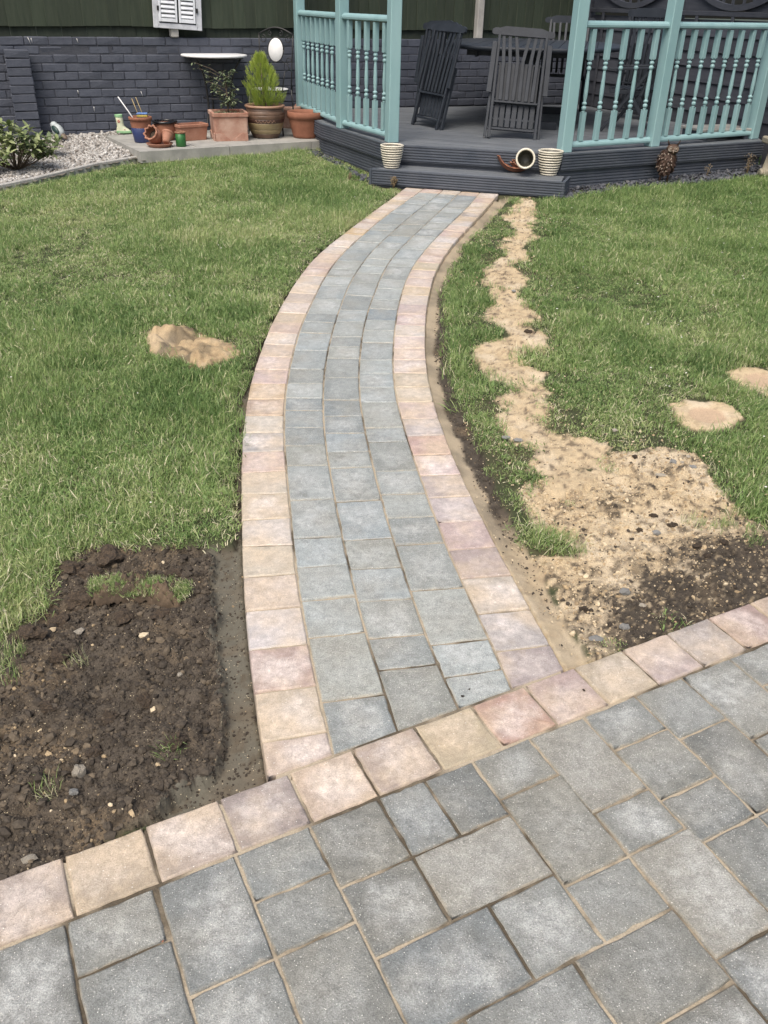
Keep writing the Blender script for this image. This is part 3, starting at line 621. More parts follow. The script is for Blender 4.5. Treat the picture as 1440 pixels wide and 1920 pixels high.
# the long joints are shared: one smooth line between each two courses, measured from both sides
def joint_line(*sets):
    P = np.array(sorted([tuple(G(*p)[:2]) for s_ in sets for p in s_], key=lambda p: p[1]))
    yy = np.arange(P[0, 1] - 0.05, P[-1, 1] + 0.05, 0.05); xx = []
    for y in yy:                                     # local straight-line fit
        w = np.exp(-0.5 * ((P[:, 1] - y) / 0.16) ** 2) + 1e-9; mx, my = (w @ P[:, 0]) / w.sum(), (w @ P[:, 1]) / w.sum()
        k = (w @ ((P[:, 1] - my) * (P[:, 0] - mx))) / (w @ (P[:, 1] - my) ** 2 + 1e-6); xx.append(mx + k * (y - my))
    return yy, np.array(xx)
J0 = joint_line([a for a, b in LBP]); J1 = joint_line([b for a, b in LBP], [a for a, b in CAP]); J2 = joint_line([b for a, b in CAP], [a for a, b in CBP])
J3 = joint_line([b for a, b in CBP], [a for a, b in CCP]); J4 = joint_line([b for a, b in CCP], [a for a, b in RBP]); J5 = joint_line([b for a, b in RBP])
def on_line(J, p): return np.array([np.interp(p[1], J[0], J[1]), p[1]])
def run(rows, name, mat, colf, JL, JR):
    W = [(on_line(JL, G(*a)[:2]), on_line(JR, G(*b)[:2])) for a, b in rows]
    def down(p, q):                                  # carry the cut blocks down to the edging course
        d = (p - q) / np.linalg.norm(p - q); return p + d * ((-0.0005 - (p - E0) @ EN) / (d @ EN))
    W[0] = (down(W[0][0], W[1][0]), down(W[0][1], W[1][1]))
    for i in range(len(W) - 1):
        (a, b), (d, c) = W[i], W[i + 1]
        paver(name, [a, b, c, d], mat, path, colf(i), near_=a[1] < 4.2, inset=0.0014, jit=0.0006)
lc = [(0.45, 0.385, 0.36), (0.53, 0.47, 0.37), (0.45, 0.36, 0.325), (0.57, 0.54, 0.52), (0.47, 0.40, 0.35), (0.56, 0.51, 0.42), (0.54, 0.49, 0.455), (0.55, 0.48, 0.37), (0.50, 0.45, 0.39), (0.52, 0.41, 0.37),
      (0.47, 0.43, 0.42), (0.55, 0.51, 0.45), (0.42, 0.34, 0.275), (0.55, 0.44, 0.30), (0.58, 0.46, 0.43), (0.57, 0.45, 0.42)]
rc = [(0.37, 0.32, 0.32), (0.45, 0.41, 0.385), (0.49, 0.43, 0.375), (0.42, 0.345, 0.33), (0.47, 0.37, 0.345), (0.49, 0.43, 0.415), (0.43, 0.375, 0.37), (0.56, 0.45, 0.44), (0.50, 0.34, 0.315), (0.46, 0.415, 0.40),
      (0.53, 0.44, 0.41), (0.56, 0.49, 0.39), (0.47, 0.41, 0.31), (0.50, 0.44, 0.39), (0.53, 0.44, 0.40), (0.55, 0.48, 0.45), (0.56, 0.52, 0.48), (0.50, 0.40, 0.39), (0.50, 0.40, 0.39)]
run(LBP, 'edging_block', M_pe, lambda i: vary(lc[i] if i < len(lc) else random.choice([PINK, BUFF, PALE, PALE, (0.54, 0.45, 0.40), ORB if random.random() < .3 else PINK]), 0.03), J0, J1)
run(RBP, 'edging_block', M_pe, lambda i: vary(rc[i] if i < len(rc) else random.choice([PINK, BUFF, PALE, MAUVE, (0.54, 0.45, 0.40), LAV]), 0.03), J4, J5)
def pgrey(i): 
    g = grey(); return (g[0] * 1.50, g[1] * 1.56, g[2] * 1.62)
for rows, ja, jb in ((CAP, J1, J2), (CBP, J2, J3), (CCP, J3, J4)): run(rows, 'paver', M_pg, pgrey, ja, jb)
# the header course where the path meets the step
hd = [(763, 349.2), (795.4, 352.5), (830.8, 355.8), (865.2, 358.8), (899.6, 360.8), (936, 362.9)]
hb = [(752.5, 357.4), (785, 360.8), (822.5, 364), (857, 366), (893.2, 369.2), (927.9, 371.9)]
for i in range(5):
    paver('edging_block', [G(*hb[i]), G(*hb[i + 1]), G(*hd[i + 1]), G(*hd[i])], M_pe, path, vary(PALE if i % 2 == 0 else PINK, 0.03), near_=False)

# ================================================================== WALL, FENCES
M_wall = material('painted_brick', (0.053, 0.061, 0.084), (0.070, 0.079, 0.104), rough=0.6, scale=14, bump=0.003, bscale=60, tint=0.10)
M_mort = material('painted_mortar', (0.042, 0.047, 0.062), (0.056, 0.062, 0.078), rough=0.8, scale=20, bump=0.003)
M_green = material('green_fence_wood', (0.024, 0.036, 0.022), (0.038, 0.050, 0.032), rough=0.75, scale=7, stretch=(4, 4, 0.5), bump=0.0015, bscale=40, tint=0.16)
M_green2 = material('darker_green_wood', (0.016, 0.024, 0.017), (0.027, 0.036, 0.025), rough=0.8, scale=7, stretch=(4, 4, 0.5), bump=0.0015, bscale=40, tint=0.2)
M_conc = material('weathered_concrete', (0.30, 0.295, 0.28), (0.42, 0.41, 0.39), rough=0.85, scale=9, bump=0.002, bscale=90)
M_slatepaint = material('slate_painted_wood', (0.046, 0.051, 0.066), (0.064, 0.070, 0.086), rough=0.6, scale=6, stretch=(1, 1, 6), bump=0.001, bscale=60, tint=0.12)

WZ0, WZ1, COURSE = 0.17, 1.212, 0.0801
def wall_base(s): p = wpt(s); return (p[0], p[1])
bw = thing('brick_wall', 'low brick garden wall painted dark slate blue, behind the pots and deck', 'wall', (*wpt(0), 0), WANG)
def wl(x, off, z): return (x, -off, z)               # the wall's own axes: x along, -y towards the garden
core = MB(); core.box((2.45, 0.058, (WZ0 - .1 + WZ1 - .008) / 2), (7.6, 0.10, WZ1 - WZ0 + 0.09)); core.box((2.45, 0.15, 0.5), (7.6, 0.09, 1.2))
core.build('mortar_core', M_mort, bw)
def brick_mesh(ln, h=0.0725, d=0.106, n=3, seed=0, rough=0.0018):
    rn = random.Random(seed); mb = MB()
    mb.box((0, 0, 0), (ln, d, h), 0.005)
    mb.v = [(x + rn.gauss(0, rough), y + rn.gauss(0, rough * 0.8), z + rn.gauss(0, rough)) for x, y, z in mb.v]
    me = mb.mesh('brick'); me.materials.append(M_wall); return me
full = [brick_mesh(0.2275, seed=k) for k in range(6)]; half = [brick_mesh(0.108, seed=9 + k) for k in range(3)]
chip = [brick_mesh(0.20, 0.058, 0.098, seed=20 + k, rough=0.006) for k in range(3)]
nb = 0
for r_ in range(13):
    z = WZ1 - COURSE * (r_ + 0.5)
    x = -1.30 + (0.117 if r_ % 2 else 0.0) + 0.02 * math.sin(r_ * 7)
    k = 0
    while x < 6.3:
        hidden = (r_ > 10 and x > 0.6) or (x > 2.55 and r_ >= 9)
        if not hidden:
            me = random.choice(full)
            if r_ == 1 and -0.4 < x < 1.1 and random.random() < 0.6: me = random.choice(chip)
            o = put('brick', me, None, bw, (x, 0.053 + random.uniform(-0.0025, 0.0025) + (0.004 if r_ == 1 else 0), z + random.uniform(-0.001, 0.001)), (0, random.gauss(0, 0.006), random.gauss(0, 0.006)))
            nb += 1
        x += 0.2352
# the pier standing out of the wall at the left
for r_ in range(12):
    z = 1.105 - COURSE * (r_ + 0.5)
    o = put('brick', random.choice(full), None, bw, (-0.575 + random.uniform(-.004, .004), -0.112, z), (0, random.gauss(0, 0.008), random.gauss(0, 0.01)))
pc = MB(); pc.box((-0.575, -0.085, 0.60), (0.214, 0.11, 0.98)); pc.build('pier_core', M_mort, bw)

M_drip = material('white_paint_drips', (0.62, 0.62, 0.60), (0.45, 0.45, 0.45), rough=.6, scale=40)
for x_, z_, ln_d, sl_ in ((-0.435, 1.203, .062, .30), (-0.405, 1.198, .045, .12), (0.035, 1.195, .040, .25), (-0.03, .72, .04, .1), (0.62, .70, .05, .25), (0.11, .56, .05, 0)):
    b = MB(); b.tube([(x_, -.0015, z_), (x_ + sl_ * ln_d * .6, -.003, z_ - ln_d * .5), (x_ + sl_ * ln_d, -.0015, z_ - ln_d)], [.004, .0028, .0012], 6); b.build('paint_drip', M_drip, bw)
gf = thing('close_board_fence', 'dark green close board fence with concrete posts above the brick wall', 'fence', (*wpt(0), 0), WANG)
FO = 0.10                                            # boards stand this far behind the wall's face
for i in range(66):
    x = -1.5 + i * 0.121; t = random.gauss(0, 0.002)
    if i % 1 == 0:
        b = MB(); b.box((0, 0, 0), (0.130, 0.014, 1.15), 0.003)
        b.v = [(p[0], p[1] + 0.012 * (p[0] / 0.13), p[2]) for p in b.v]
        b.build('board', M_green, gf, (x, FO - 0.048 + t, 1.302 + 0.575 + 0.006 * math.sin(x * 3.1) + random.gauss(0, 0.001)), (0, random.gauss(0, 0.004), 0))
for i in range(32):
    b = MB(); b.box((0, 0, 0), (0.245, 0.02, 0.18), 0.002)
    b.build('lower_board', M_green2, gf, (-1.45 + i * 0.247, FO - 0.012 + random.gauss(0, 0.002), 1.24), (0, 0, 0))
def wall_s(px, py, off):
    d = ray(px, py); t = ((W0 - WN * off - C0[:2]) @ WN) / (d[:2] @ WN); P = C0 + t * d; return (P[:2] - W0) @ WD, P[2]
for px in (327, 641, 901):
    s_, _ = wall_s(px, 20 if px != 327 else 64, 0.02)
    b = MB(); b.box((0, 0, 0), (0.085, 0.09, 1.3), 0.008); b.build('post', M_conc, gf, (s_, FO - 0.098, 1.214 + 0.65))

# shutters hung on the fence, a little askew
M_shut = material('grey_limed_wood', (0.42, 0.44, 0.48), (0.58, 0.60, 0.64), rough=0.7, scale=12, stretch=(1, 1, 1), bump=0.0008)
M_shutw = material('white_painted_wood', (0.70, 0.73, 0.77), (0.60, 0.63, 0.68), rough=0.6, scale=12)
M_black = material('black_iron', (0.012, 0.013, 0.014), (0.02, 0.02, 0.022), rough=0.45, scale=20)
M_dark = material('dark_glass', (0.02, 0.022, 0.025), rough=0.2, scale=3)
s0, z0 = wall_s(335, 55, 0.09)
p = wpt(s0, 0.055)
sh = thing('louvred_shutter_frame', 'weathered white louvred shutters in a grey frame hung crooked on the green fence', 'shutters', (p[0], p[1], z0), 0, rot=(0, R(3.0), WANG))
Wf, Hf = 0.505, 0.80
f = MB()
for x in (-1, 1): f.box((x * (Wf / 2 - .025), 0, Hf / 2), (0.05, 0.035, Hf), 0.004); f.box((x * (Wf / 2 - .054), -0.006, Hf / 2), (0.012, 0.03, Hf - .06), 0.002)
for z in (0.025, Hf - 0.025): f.box((0, 0, z), (Wf - .101, 0.034, 0.049), 0.004)
f.build('frame', M_shut, sh)
f = MB(); f.box((0, 0.012, Hf / 2), (Wf - .1, 0.004, Hf - .1)); f.build('backing', M_dark, sh)
lou = MB(); lou.box((0, 0, 0), (0.142, 0.022, 0.029), 0.003); loum = lou.mesh('louvre'); loum.materials.append(M_shutw)
for sx, w in ((-0.101, 0.19), (0.098, 0.172)):
    f = MB()
    for x in (-1, 1): f.box((sx + x * (w / 2 - .011), -0.018, 0.40), (0.022, 0.022, 0.68), 0.003)
    for z in (0.078, 0.73): f.box((sx, -0.018, z), (w - .046, 0.021, 0.034), 0.003)
    shp = f.build('shutter', M_shutw, sh, None, (0, 0, 0.02 if sx < 0 else 0))
    for k in range(15):
        o = put('louvre', loum, None, shp, (sx, -0.018, 0.114 + k * 0.041), (R(-22), 0, 0)); o.scale = (1 if sx < 0 else 0.88, 1, 1)
for sx in (-0.203, 0.200):
    f = MB(); f.box((sx, -0.03, 0.18), (0.022, 0.01, 0.045), 0.002); f.build('hinge', M_black, sh)

# right-hand fence: slate painted lap panels under a waved trellis
FA = np.array([2.42, 12.32]); fa = R(-68); FD = np.array([math.cos(fa), math.sin(fa)])
lf = thing('lap_panel_fence', 'dark slate lap panel fence with curved trellis top right of the deck', 'fence', (FA[0], FA[1], 0), fa)
LEN = 5.2
bd = MB(); bd.box((0, 0, 0), (LEN / 3 - 0.09, 0.014, 0.158), 0.003); bdm = bd.mesh('lap_board'); bdm.materials.append(M_slatepaint)
for pnl in range(3):
    cx = LEN / 3 * (pnl + 0.5)
    for k in range(8):
        put('lap_board', bdm, None, lf, (cx, 0.02 + random.gauss(0, .001), 0.42 + k * 0.142), (R(-7), random.gauss(0, .002), 0))
    for x in (-0.55, 0.0, 0.55):
        b = MB(); b.box((cx + x, -0.012, 0.95), (0.04, 0.016, 1.2), 0.002); b.build('batten', M_slatepaint, lf)
    b = MB(); b.box((cx, 0.0, 1.545), (LEN / 3 - .09, 0.045, 0.045), 0.004); b.build('rail', M_slatepaint, lf)
    b = MB(); n = 24
    for i in range(n):
        t0, t1 = i / n, (i + 1) / n
        y = lambda t: 1.60 + 0.30 * (2 * t - 1) ** 2
        X = lambda t: cx + (t - 0.5) * (LEN / 3 - .1)
        b.beam((X(t0) - .002, -0.012, y(t0)), (X(t1) + .002, -0.012, y(t1)), 0.030, 0.055, up=(0, 0, 1))
    b.build('curved_rail', M_slatepaint, lf)
    b = MB(); b.box((cx, 0.0, 2.05), (LEN / 3 - .09, 0.045, 0.04), 0.004); b.build('rail', M_slatepaint, lf)
    for k in range(10):
        x = cx + (k - 4.5) * 0.15; y0 = 1.60 + 0.30 * ((x - cx) / (LEN / 6)) ** 2
        b = MB(); b.beam((x, 0.018, y0), (x + 0.05 * ((k % 2) * 2 - 1), 0.018, 2.05), 0.03, 0.014, up=(0, 1, 0)); b.build('trellis_slat', M_slatepaint, lf)
    # boards closing the corners under the sweep
    for sgn in (-1, 1):
        pts = []
        for i in range(13):
            t = i / 12 * 0.42; t = 0.5 + sgn * (0.5 - t)
            pts.append((cx + (t - .5) * (LEN / 3 - .1), 1.575 + 0.30 * (2 * t - 1) ** 2))
        pts += [(cx + sgn * 0.07 * (LEN / 3), 1.57), (cx + sgn * (LEN / 6 - .05), 1.57)]
        b = MB(); vs = [(x, 0.012, z) for x, z in pts] + [(x, 0.022, z) for x, z in pts]; n = len(pts)
        b.add(vs, [tuple(range(n)), tuple(range(n, 2 * n))[::-1]] + [(i, (i + 1) % n, n + (i + 1) % n, n + i) for i in range(n)]); b.build('spandrel_board', M_slatepaint, lf)
for k in range(4):
    b = MB(); b.box((LEN / 3 * k, 0.01, 1.15), (0.085, 0.085, 2.0), 0.006); b.build('post', M_slatepaint, lf)

# ================================================================== DECK AND GAZEBO
DZ = 0.5
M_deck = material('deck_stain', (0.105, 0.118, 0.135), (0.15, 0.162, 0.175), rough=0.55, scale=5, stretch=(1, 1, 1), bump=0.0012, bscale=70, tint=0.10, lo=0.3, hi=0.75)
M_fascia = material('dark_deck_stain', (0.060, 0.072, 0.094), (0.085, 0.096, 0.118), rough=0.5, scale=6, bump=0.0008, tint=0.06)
M_teal = material('duck_egg_paint', (0.200, 0.340, 0.355), (0.262, 0.410, 0.425), rough=0.5, scale=5, stretch=(1, 1, .25), detail=8, lo=.3, hi=.7, bump=0.0008, bscale=60, tint=.05)
deck = thing('timber_deck', 'dark grey stained timber deck raised on grooved fascia boards', 'deck', (1.2, 9.8, DZ))
dl = lambda p, z=None: (p[0] - 1.2, p[1] - 9.8) if z is None else (p[0] - 1.2, p[1] - 9.8, z - DZ)
def clip(poly, n, c, keep_less):
    out = []
    for i in range(len(poly)):
        a, b = poly[i], poly[(i + 1) % len(poly)]; da, db = a @ n - c, b @ n - c
        if not keep_less: da, db = -da, -db
        if da <= 0: out.append(a)
        if (da < 0) != (db < 0) and abs(da - db) > 1e-12: out.append(a + (b - a) * (da / (da - db)))
    return out
dd = np.array([math.cos(R(-22)), math.sin(R(-22))]); dn = np.array([-dd[1], dd[0]])
dp = [np.array(p, float) for p in DECKP]
lo = min(p @ dn for p in dp); hi = max(p @ dn for p in dp); w = 0.121; k = 0
while lo + k * w < hi:
    q = clip(clip(dp, dn, lo + k * w + 0.0035, False), dn, lo + (k + 1) * w - 0.0035, True) if True else None
    if len(q) >= 3:
        b = MB(); b.prism([dl(p) for p in q], -0.028, random.uniform(-0.001, 0.001)); b.build('deck_board', M_deck, deck)
    k += 1
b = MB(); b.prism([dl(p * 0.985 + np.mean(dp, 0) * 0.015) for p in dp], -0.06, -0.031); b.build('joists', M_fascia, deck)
def ribbed(h, n=6, d=0.009):
    pr_ = [(-0.024, 0), (-0.024, h)]; st = h / n; o = [(0.0, h)]
    for i in range(n):
        z = h - i * st
        o += [(0.0, z - 0.001), (0.0, z - st * 0.52), (-d, z - st * 0.62), (-d, z - st * 0.92)]
    o.append((0.0, 0.0)); return [(-0.024, 0)] + o[::-1] + [(-0.024, h)]
def fascia(p, q, ztop, h, out, parent=deck, off=dl, name='fascia_board'):
    p, q = np.array(p), np.array(q); d = (q - p) / np.linalg.norm(q - p); o = np.array([d[1], -d[0]])
    a = p + o * out - d * (-0.0 if out <= 0.03 else 0); c = q + o * out
    m = MB(); a2, c2 = off(a), off(c)
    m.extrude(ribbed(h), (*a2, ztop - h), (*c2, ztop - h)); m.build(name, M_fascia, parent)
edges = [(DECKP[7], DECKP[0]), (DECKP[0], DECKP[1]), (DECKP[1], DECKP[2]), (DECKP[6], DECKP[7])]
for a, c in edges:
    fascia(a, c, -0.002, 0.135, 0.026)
    fascia(a, c, -0.140, 0.155, 0.004)
# the step in front
S0, S1 = L(692, 318, .323)[:2], L(1060, 341, .333)[:2]
sdv = (S1 - S0) / np.linalg.norm(S1 - S0); sn = np.array([-sdv[1], sdv[0]])
SP = [S0, S1, S1 + sn * 0.30 + sdv * 0.02, S0 + sn * 0.30 + sdv * 0.16]
stp = thing('deck_step', 'dark grey timber step up to the deck at the end of the path', 'step', (*(S0 + S1) / 2, 0.2))
so = (S0 + S1) / 2
sl = lambda p: (p[0] - so[0], p[1] - so[1])
ZS = 0.328 - 0.2
for k in range(3):
    a, c = 0.028 + k * 0.091, 0.028 + k * 0.091 + 0.087
    q0, q1 = S0 + sdv * (0.03 + 0.5 * a) , S1 - sdv * 0.035
    b = MB(); b.prism([sl(q0 + sn * a), sl(q1 + sn * a), sl(q1 + sn * c), sl(q0 + sn * c + sdv * 0.04)], ZS - 0.028, ZS - 0.001 + 0.0006 * k); b.build('tread_board', M_deck, stp)
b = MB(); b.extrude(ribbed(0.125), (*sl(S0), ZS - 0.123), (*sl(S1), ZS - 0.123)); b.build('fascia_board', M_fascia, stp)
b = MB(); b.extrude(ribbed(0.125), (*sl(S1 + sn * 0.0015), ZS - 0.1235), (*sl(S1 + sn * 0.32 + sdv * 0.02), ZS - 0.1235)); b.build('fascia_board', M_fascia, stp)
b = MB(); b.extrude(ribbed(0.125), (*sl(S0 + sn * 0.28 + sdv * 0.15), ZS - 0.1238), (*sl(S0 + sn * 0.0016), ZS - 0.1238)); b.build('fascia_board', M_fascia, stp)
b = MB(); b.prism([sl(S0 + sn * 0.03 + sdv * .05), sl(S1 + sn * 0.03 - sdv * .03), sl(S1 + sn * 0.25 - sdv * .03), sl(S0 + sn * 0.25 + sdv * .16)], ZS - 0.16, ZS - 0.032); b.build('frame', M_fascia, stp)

# gazebo
PR0, PR1, PR2 = np.array([1.485, 7.945]), np.array([2.37, 8.43]), np.array([3.53, 9.13])
PL0, PL1, PL2 = np.array([-0.01, 8.30]), np.array([-0.50, 9.19]), np.array([-1.045, 10.66])
PB0, PB1 = np.array([0.55, 11.30]), np.array([2.25, 11.85])
gz_ = thing('gazebo', 'open gazebo with duck egg blue posts, turned balusters and handrails', 'gazebo', (1.2, 9.8, DZ))
def post(p, ang, h=2.12, w=0.1):
    b = MB(); b.T = Matrix.Rotation(ang, 4, 'Z'); b.box((0, 0, h / 2), (w, w, h), 0.006); b.build('post', M_teal, gz_, (*dl(p), 0.0))
post(PR0, R(20)); post(PR1, R(28)); post(PR2, R(30)); post(PL0, R(22)); post(PL1, R(28)); post(PL2, R(24)); post(PB1, R(24))
# one baluster
def baluster_mesh(h):
    b = MB(); w = 0.021
    z1, z2 = 0.27 * h, 0.735 * h
    def sq(za, zb, tipa, tipb):
        vs = []; zs = [za, za, zb, zb]
        b.box((0, 0, (za + zb) / 2), (2 * w, 2 * w, zb - za), 0.0025)
        if tipb: b.lathe([(w * 1.05, zb - .001), (w * 0.62, zb + 0.008), (0.011, zb + 0.012)], 12)
        if tipa: b.lathe([(0.011, za - .012), (w * 0.62, za - 0.008), (w * 1.05, za + .001)], 12)
    sq(0, z1, 0, 1); sq(z2, h, 1, 0)
    prof = [(0.011, z1 + .008)]
    def ball(c, r, hh):
        for k in range(7):
            a = math.pi * (k + 0.5) / 7; prof.append((0.010 + (r - 0.010) * math.sin(a), c - hh * math.cos(a)))
    ball(z1 + 0.030, 0.021, 0.017); prof.append((0.011, z1 + .050)); ball(z1 + 0.066, 0.021, 0.013)
    prof += [(0.0125, z1 + .084), (0.0175, z1 + .12), (0.0185, z1 + .17), (0.0165, z1 + 0.23), (0.013, z2 - .105), (0.0125, z2 - 0.085)]
    ball(z2 - 0.064, 0.0205, 0.016); prof.append((0.011, z2 - .045)); ball(z2 - 0.028, 0.0205, 0.013); prof.append((0.011, z2 - .008))
    b.lathe(prof, 12)
    me = b.mesh('baluster'); me.materials.append(M_teal); return me
ZB, ZT = 0.085, 0.935
bal = baluster_mesh(ZT - ZB)
rail_prof = [(-0.030, 0.0), (-0.022, 0.0), (0.022, 0.0), (0.030, 0.006), (0.032, 0.02), (0.027, 0.034), (0.014, 0.047), (0, 0.051), (-0.014, 0.047), (-0.027, 0.034), (-0.032, 0.02)]
def panel(p, q, n, first=0.0):
    d = (q - p) / np.linalg.norm(q - p); a, c = p + d * 0.052, q - d * 0.052
    A, B_ = dl(a), dl(c)
    m = MB(); m.extrude(rail_prof, (*A, ZT + 0.003), (*B_, ZT + 0.003)); m.build('handrail', M_teal, gz_)
    m = MB(); m.extrude([(x * 0.95, z * 0.95) for x, z in rail_prof], (*A, 0.034), (*B_, 0.034)); m.build('bottom_rail', M_teal, gz_)
    ang = math.atan2(d[1], d[0]); ln = np.linalg.norm(c - a)
    for i in range(n):
        t = (i + 0.5 + first) / (n + 2 * first) * ln
        put('baluster', bal, None, gz_, (*dl(a + d * t), ZB - 0.004), (0, 0, ang))
panel(PR0, PR1, 5, 0.12); panel(PR1, PR2, 8, 0.1); panel(PL1, PL0, 5, 0.1); panel(PL2, PL1, 8, 0.1)
# ring beam above the frame
ringp = [PL0, PR0, PR1, PR2, PB1, PL2, PL1]; cen = np.mean(ringp, 0)
for i in range(len(ringp)):
    a, c = ringp[i], ringp[(i + 1) % len(ringp)]; m = MB(); m.beam((*dl(a), 2.19), (*dl(c), 2.19), 0.09, 0.14, 0.005); m.build('beam', M_teal, gz_)

# slabs under the pots, kerb, gravel bed
M_slab = material('pale_paving_slab', (0.25, 0.25, 0.235), (0.36, 0.355, 0.33), rough=0.8, scale=6, bump=0.0015, tint=0.06)
pat = thing('slab_terrace', 'strip of pale grey concrete slabs under the flowerpots along the wall', 'paving', (*SLAB[0], 0.25))
e0 = np.array(SLAB[0]); e1 = np.array(SLAB[2]); sdir = (e1 - e0) / np.linalg.norm(e1 - e0); snm = np.array([-sdir[1], sdir[0]])
tot = 2.15
for row, (a, c) in enumerate([(0, 0.10), (0.104, 0.62), (0.624, 1.2)]):
    x = 0.0 if row != 1 else 0.0
    while x < tot:
        ln = [0.91, 0.60, 0.60][row]; x1 = min(x + ln, tot)
        q = [e0 + sdir * (x + .003) + snm * a, e0 + sdir * (x1 - .003) + snm * a, e0 + sdir * (x1 - .003) + snm * c, e0 + sdir * (x + .003) + snm * c]
        b = MB(); b.prism([(p[0] - e0[0], p[1] - e0[1]) for p in q], -0.04, 0.062 + random.uniform(-.001, .001)); b.build('slab', M_slab, pat)
        x = x1
kb = thing('kerb_edging', 'low curved concrete kerb between the gravel bed and the lawn', 'kerb', (*KERB[3], gz(*KERB[3])))
for i in range(len(KERB) - 1):
    a, c = KERB[i], KERB[i + 1]; b = MB()
    o = KERB[3]; zz = gz(*o)
    b.beam((a[0] - o[0], a[1] - o[1], gz(*a) - zz + 0.0), (c[0] - o[0], c[1] - o[1], gz(*c) - zz + 0.0), 0.045, 0.12, 0.006); b.build('kerb_stone', M_conc, kb)
gb = MB(); X, Y = np.meshgrid(np.linspace(-6, -1.8, 90), np.linspace(7.0, 10.6, 80)); D = sdf(GRAVEL, X, Y)
jj, ii = np.nonzero(D[:-1, :-1] < 0.03); a = jj * 90 + ii
Zg = gz(X, Y) + 0.035 + np.clip((Y - 8.3) * 0.03, 0, 0.08) + 0.008 * fbm(X, Y, 5, 3, 7)
me = bpy.data.meshes.new('gravel_bed'); me.from_pydata(np.stack([X.ravel(), Y.ravel(), Zg.ravel()], 1).tolist(), [], np.stack([a, a + 1, a + 91, a + 90], 1).tolist()); me.update()
tag(put('gravel_bed', me, material('bed_earth', (0.10, 0.085, 0.065), (0.2, 0.18, 0.15), scale=20)), kind='structure')
def gravel_z(x, y): return gz(x, y) + 0.035 + np.clip((y - 8.3) * 0.03, 0, 0.08) + 0.008 * fbm(x, y, 5, 3, 7)

# ================================================================== FLOWERPOTS ON THE STEP
M_terra = material('terracotta', (0.29, 0.125, 0.075), (0.22, 0.088, 0.052), rough=0.8, scale=9, bump=0.0008, bscale=90)
M_terrap = material('pale_terracotta', (0.36, 0.185, 0.125), (0.28, 0.125, 0.08), rough=0.85, scale=11, bump=0.0012, bscale=70)
M_salt = material('salted_terracotta', (0.45, 0.30, 0.235), (0.27, 0.115, 0.075), rough=0.9, scale=5, detail=7, bump=0.0012, bscale=60)
M_cream = material('cream_glaze', (0.66, 0.62, 0.52), (0.58, 0.54, 0.44), rough=0.35, scale=12)
M_olive = material('dark_olive_glaze', (0.075, 0.075, 0.06), (0.13, 0.125, 0.10), rough=0.4, scale=14)
M_potsoil = material('potting_soil', (0.035, 0.026, 0.018), (0.07, 0.05, 0.035), rough=0.95, scale=60, bump=0.004)
M_inside = material('unglazed_inside', (0.22, 0.17, 0.13), (0.30, 0.24, 0.19), rough=0.9, scale=12)

def open_pot(r0, r1, h, t=0.008, rim=0.0, rimh=0.0, n=28, bulge=0.0):
    """profile of an open pot, outside from the foot up, over the rim and down inside"""
    p = [(r0 * 0.94, 0.0), (r0, 0.004)]
    for k in range(1, 9):
        u = k / 8; r = r0 + (r1 - r0) * u + bulge * math.sin(math.pi * u); z = 0.004 + (h - rimh - 0.004) * u
        p.append((r, z))
    if rim: p += [(r1 + rim, h - rimh + 0.002), (r1 + rim * 1.15, h - rimh * 0.5), (r1 + rim, h - 0.003)]
    p += [(r1 + rim - 0.003, h), (r1 + rim - t * 0.8, h), (r1 - t, h - 0.005)]
    for k in range(7, 0, -1):
        u = k / 8; p.append((max(r0 + (r1 - r0) * u + bulge * math.sin(math.pi * u) - t, 0.01), 0.012 + (h - 0.012) * u))
    p.append((0.0005, 0.014)); return p
def plain_pot(name, label, loc, prof, mat, soil=None, rot=None, cat='flowerpot', group=None, n=28, scallop=None, wob=0.004):
    t = thing(name, label, cat, loc, group=group, rot=rot)
    b = MB(); b.lathe(prof, n, wob, seed=len(label), scallop=scallop); b.build('pot_body', mat, t)
    if soil: s = MB(); s.lathe([(soil[0], soil[1] - .004), (soil[0] * .6, soil[1] + .003), (0.0005, soil[1] + 0.004)], 20, 0.02, 3); s.build('soil', M_potsoil, t)
    return t
def striped_pot(label, P, s=1.0, rot=None, soil=True):
    t = thing('striped_flowerpot', label, 'flowerpot', P, group='cream and olive striped pots', rot=rot)
    h, r0, r1 = 0.20 * s, 0.066 * s, 0.104 * s
    rad = lambda u: r0 + (r1 - r0) * (1 - (1 - u) ** 1.7)
    nr = 9; b = MB(); prof = [(r0 * .94, 0), (r0, 0.002)]
    for k in range(nr):                                     # olive throat between each raised cream ring
        u = (k + 0.5) / nr; prof += [(rad(u) - 0.0035, u * h * .93)]
    prof += [(r1 - 0.002, h * .95), (r1 - .010, h * .93)] + [(rad(u) - 0.010, u * h) for u in (.8, .6, .4, .2, .08)] + [(0.0005, 0.016)]
    b.lathe(prof, 32); b.build('pot_body', M_olive, t)
    for k in range(nr):
        u = (k + 0.55) / nr; r = rad(u); z = u * h * 0.93; b = MB()
        b.lathe([(r - .003, z - .0062), (r + .0012, z - .005), (r + .0026, z), (r + .0012, z + .005), (r - .003, z + .0062)], 32); b.build('glazed_ring', M_cream, t)
    b = MB(); b.lathe([(r1 - .004, h * .925), (r1 + .004, h * .935), (r1 + .006, h * .965), (r1 + .003, h * .995), (r1 - .004, h), (r1 - .011, h * .985), (r1 - .011, h * .93)], 32); b.build('rim', M_cream, t)
    if soil: b = MB(); b.lathe([(r1 - .012, h * .80), (r1 * .5, h * .815), (0.0005, h * .81)], 20); b.build('soil', M_inside, t)
    return t
SZ = 0.328
striped_pot('cream and olive striped pot standing at the left end of the deck step', (-0.005, 8.02, SZ), 0.95)
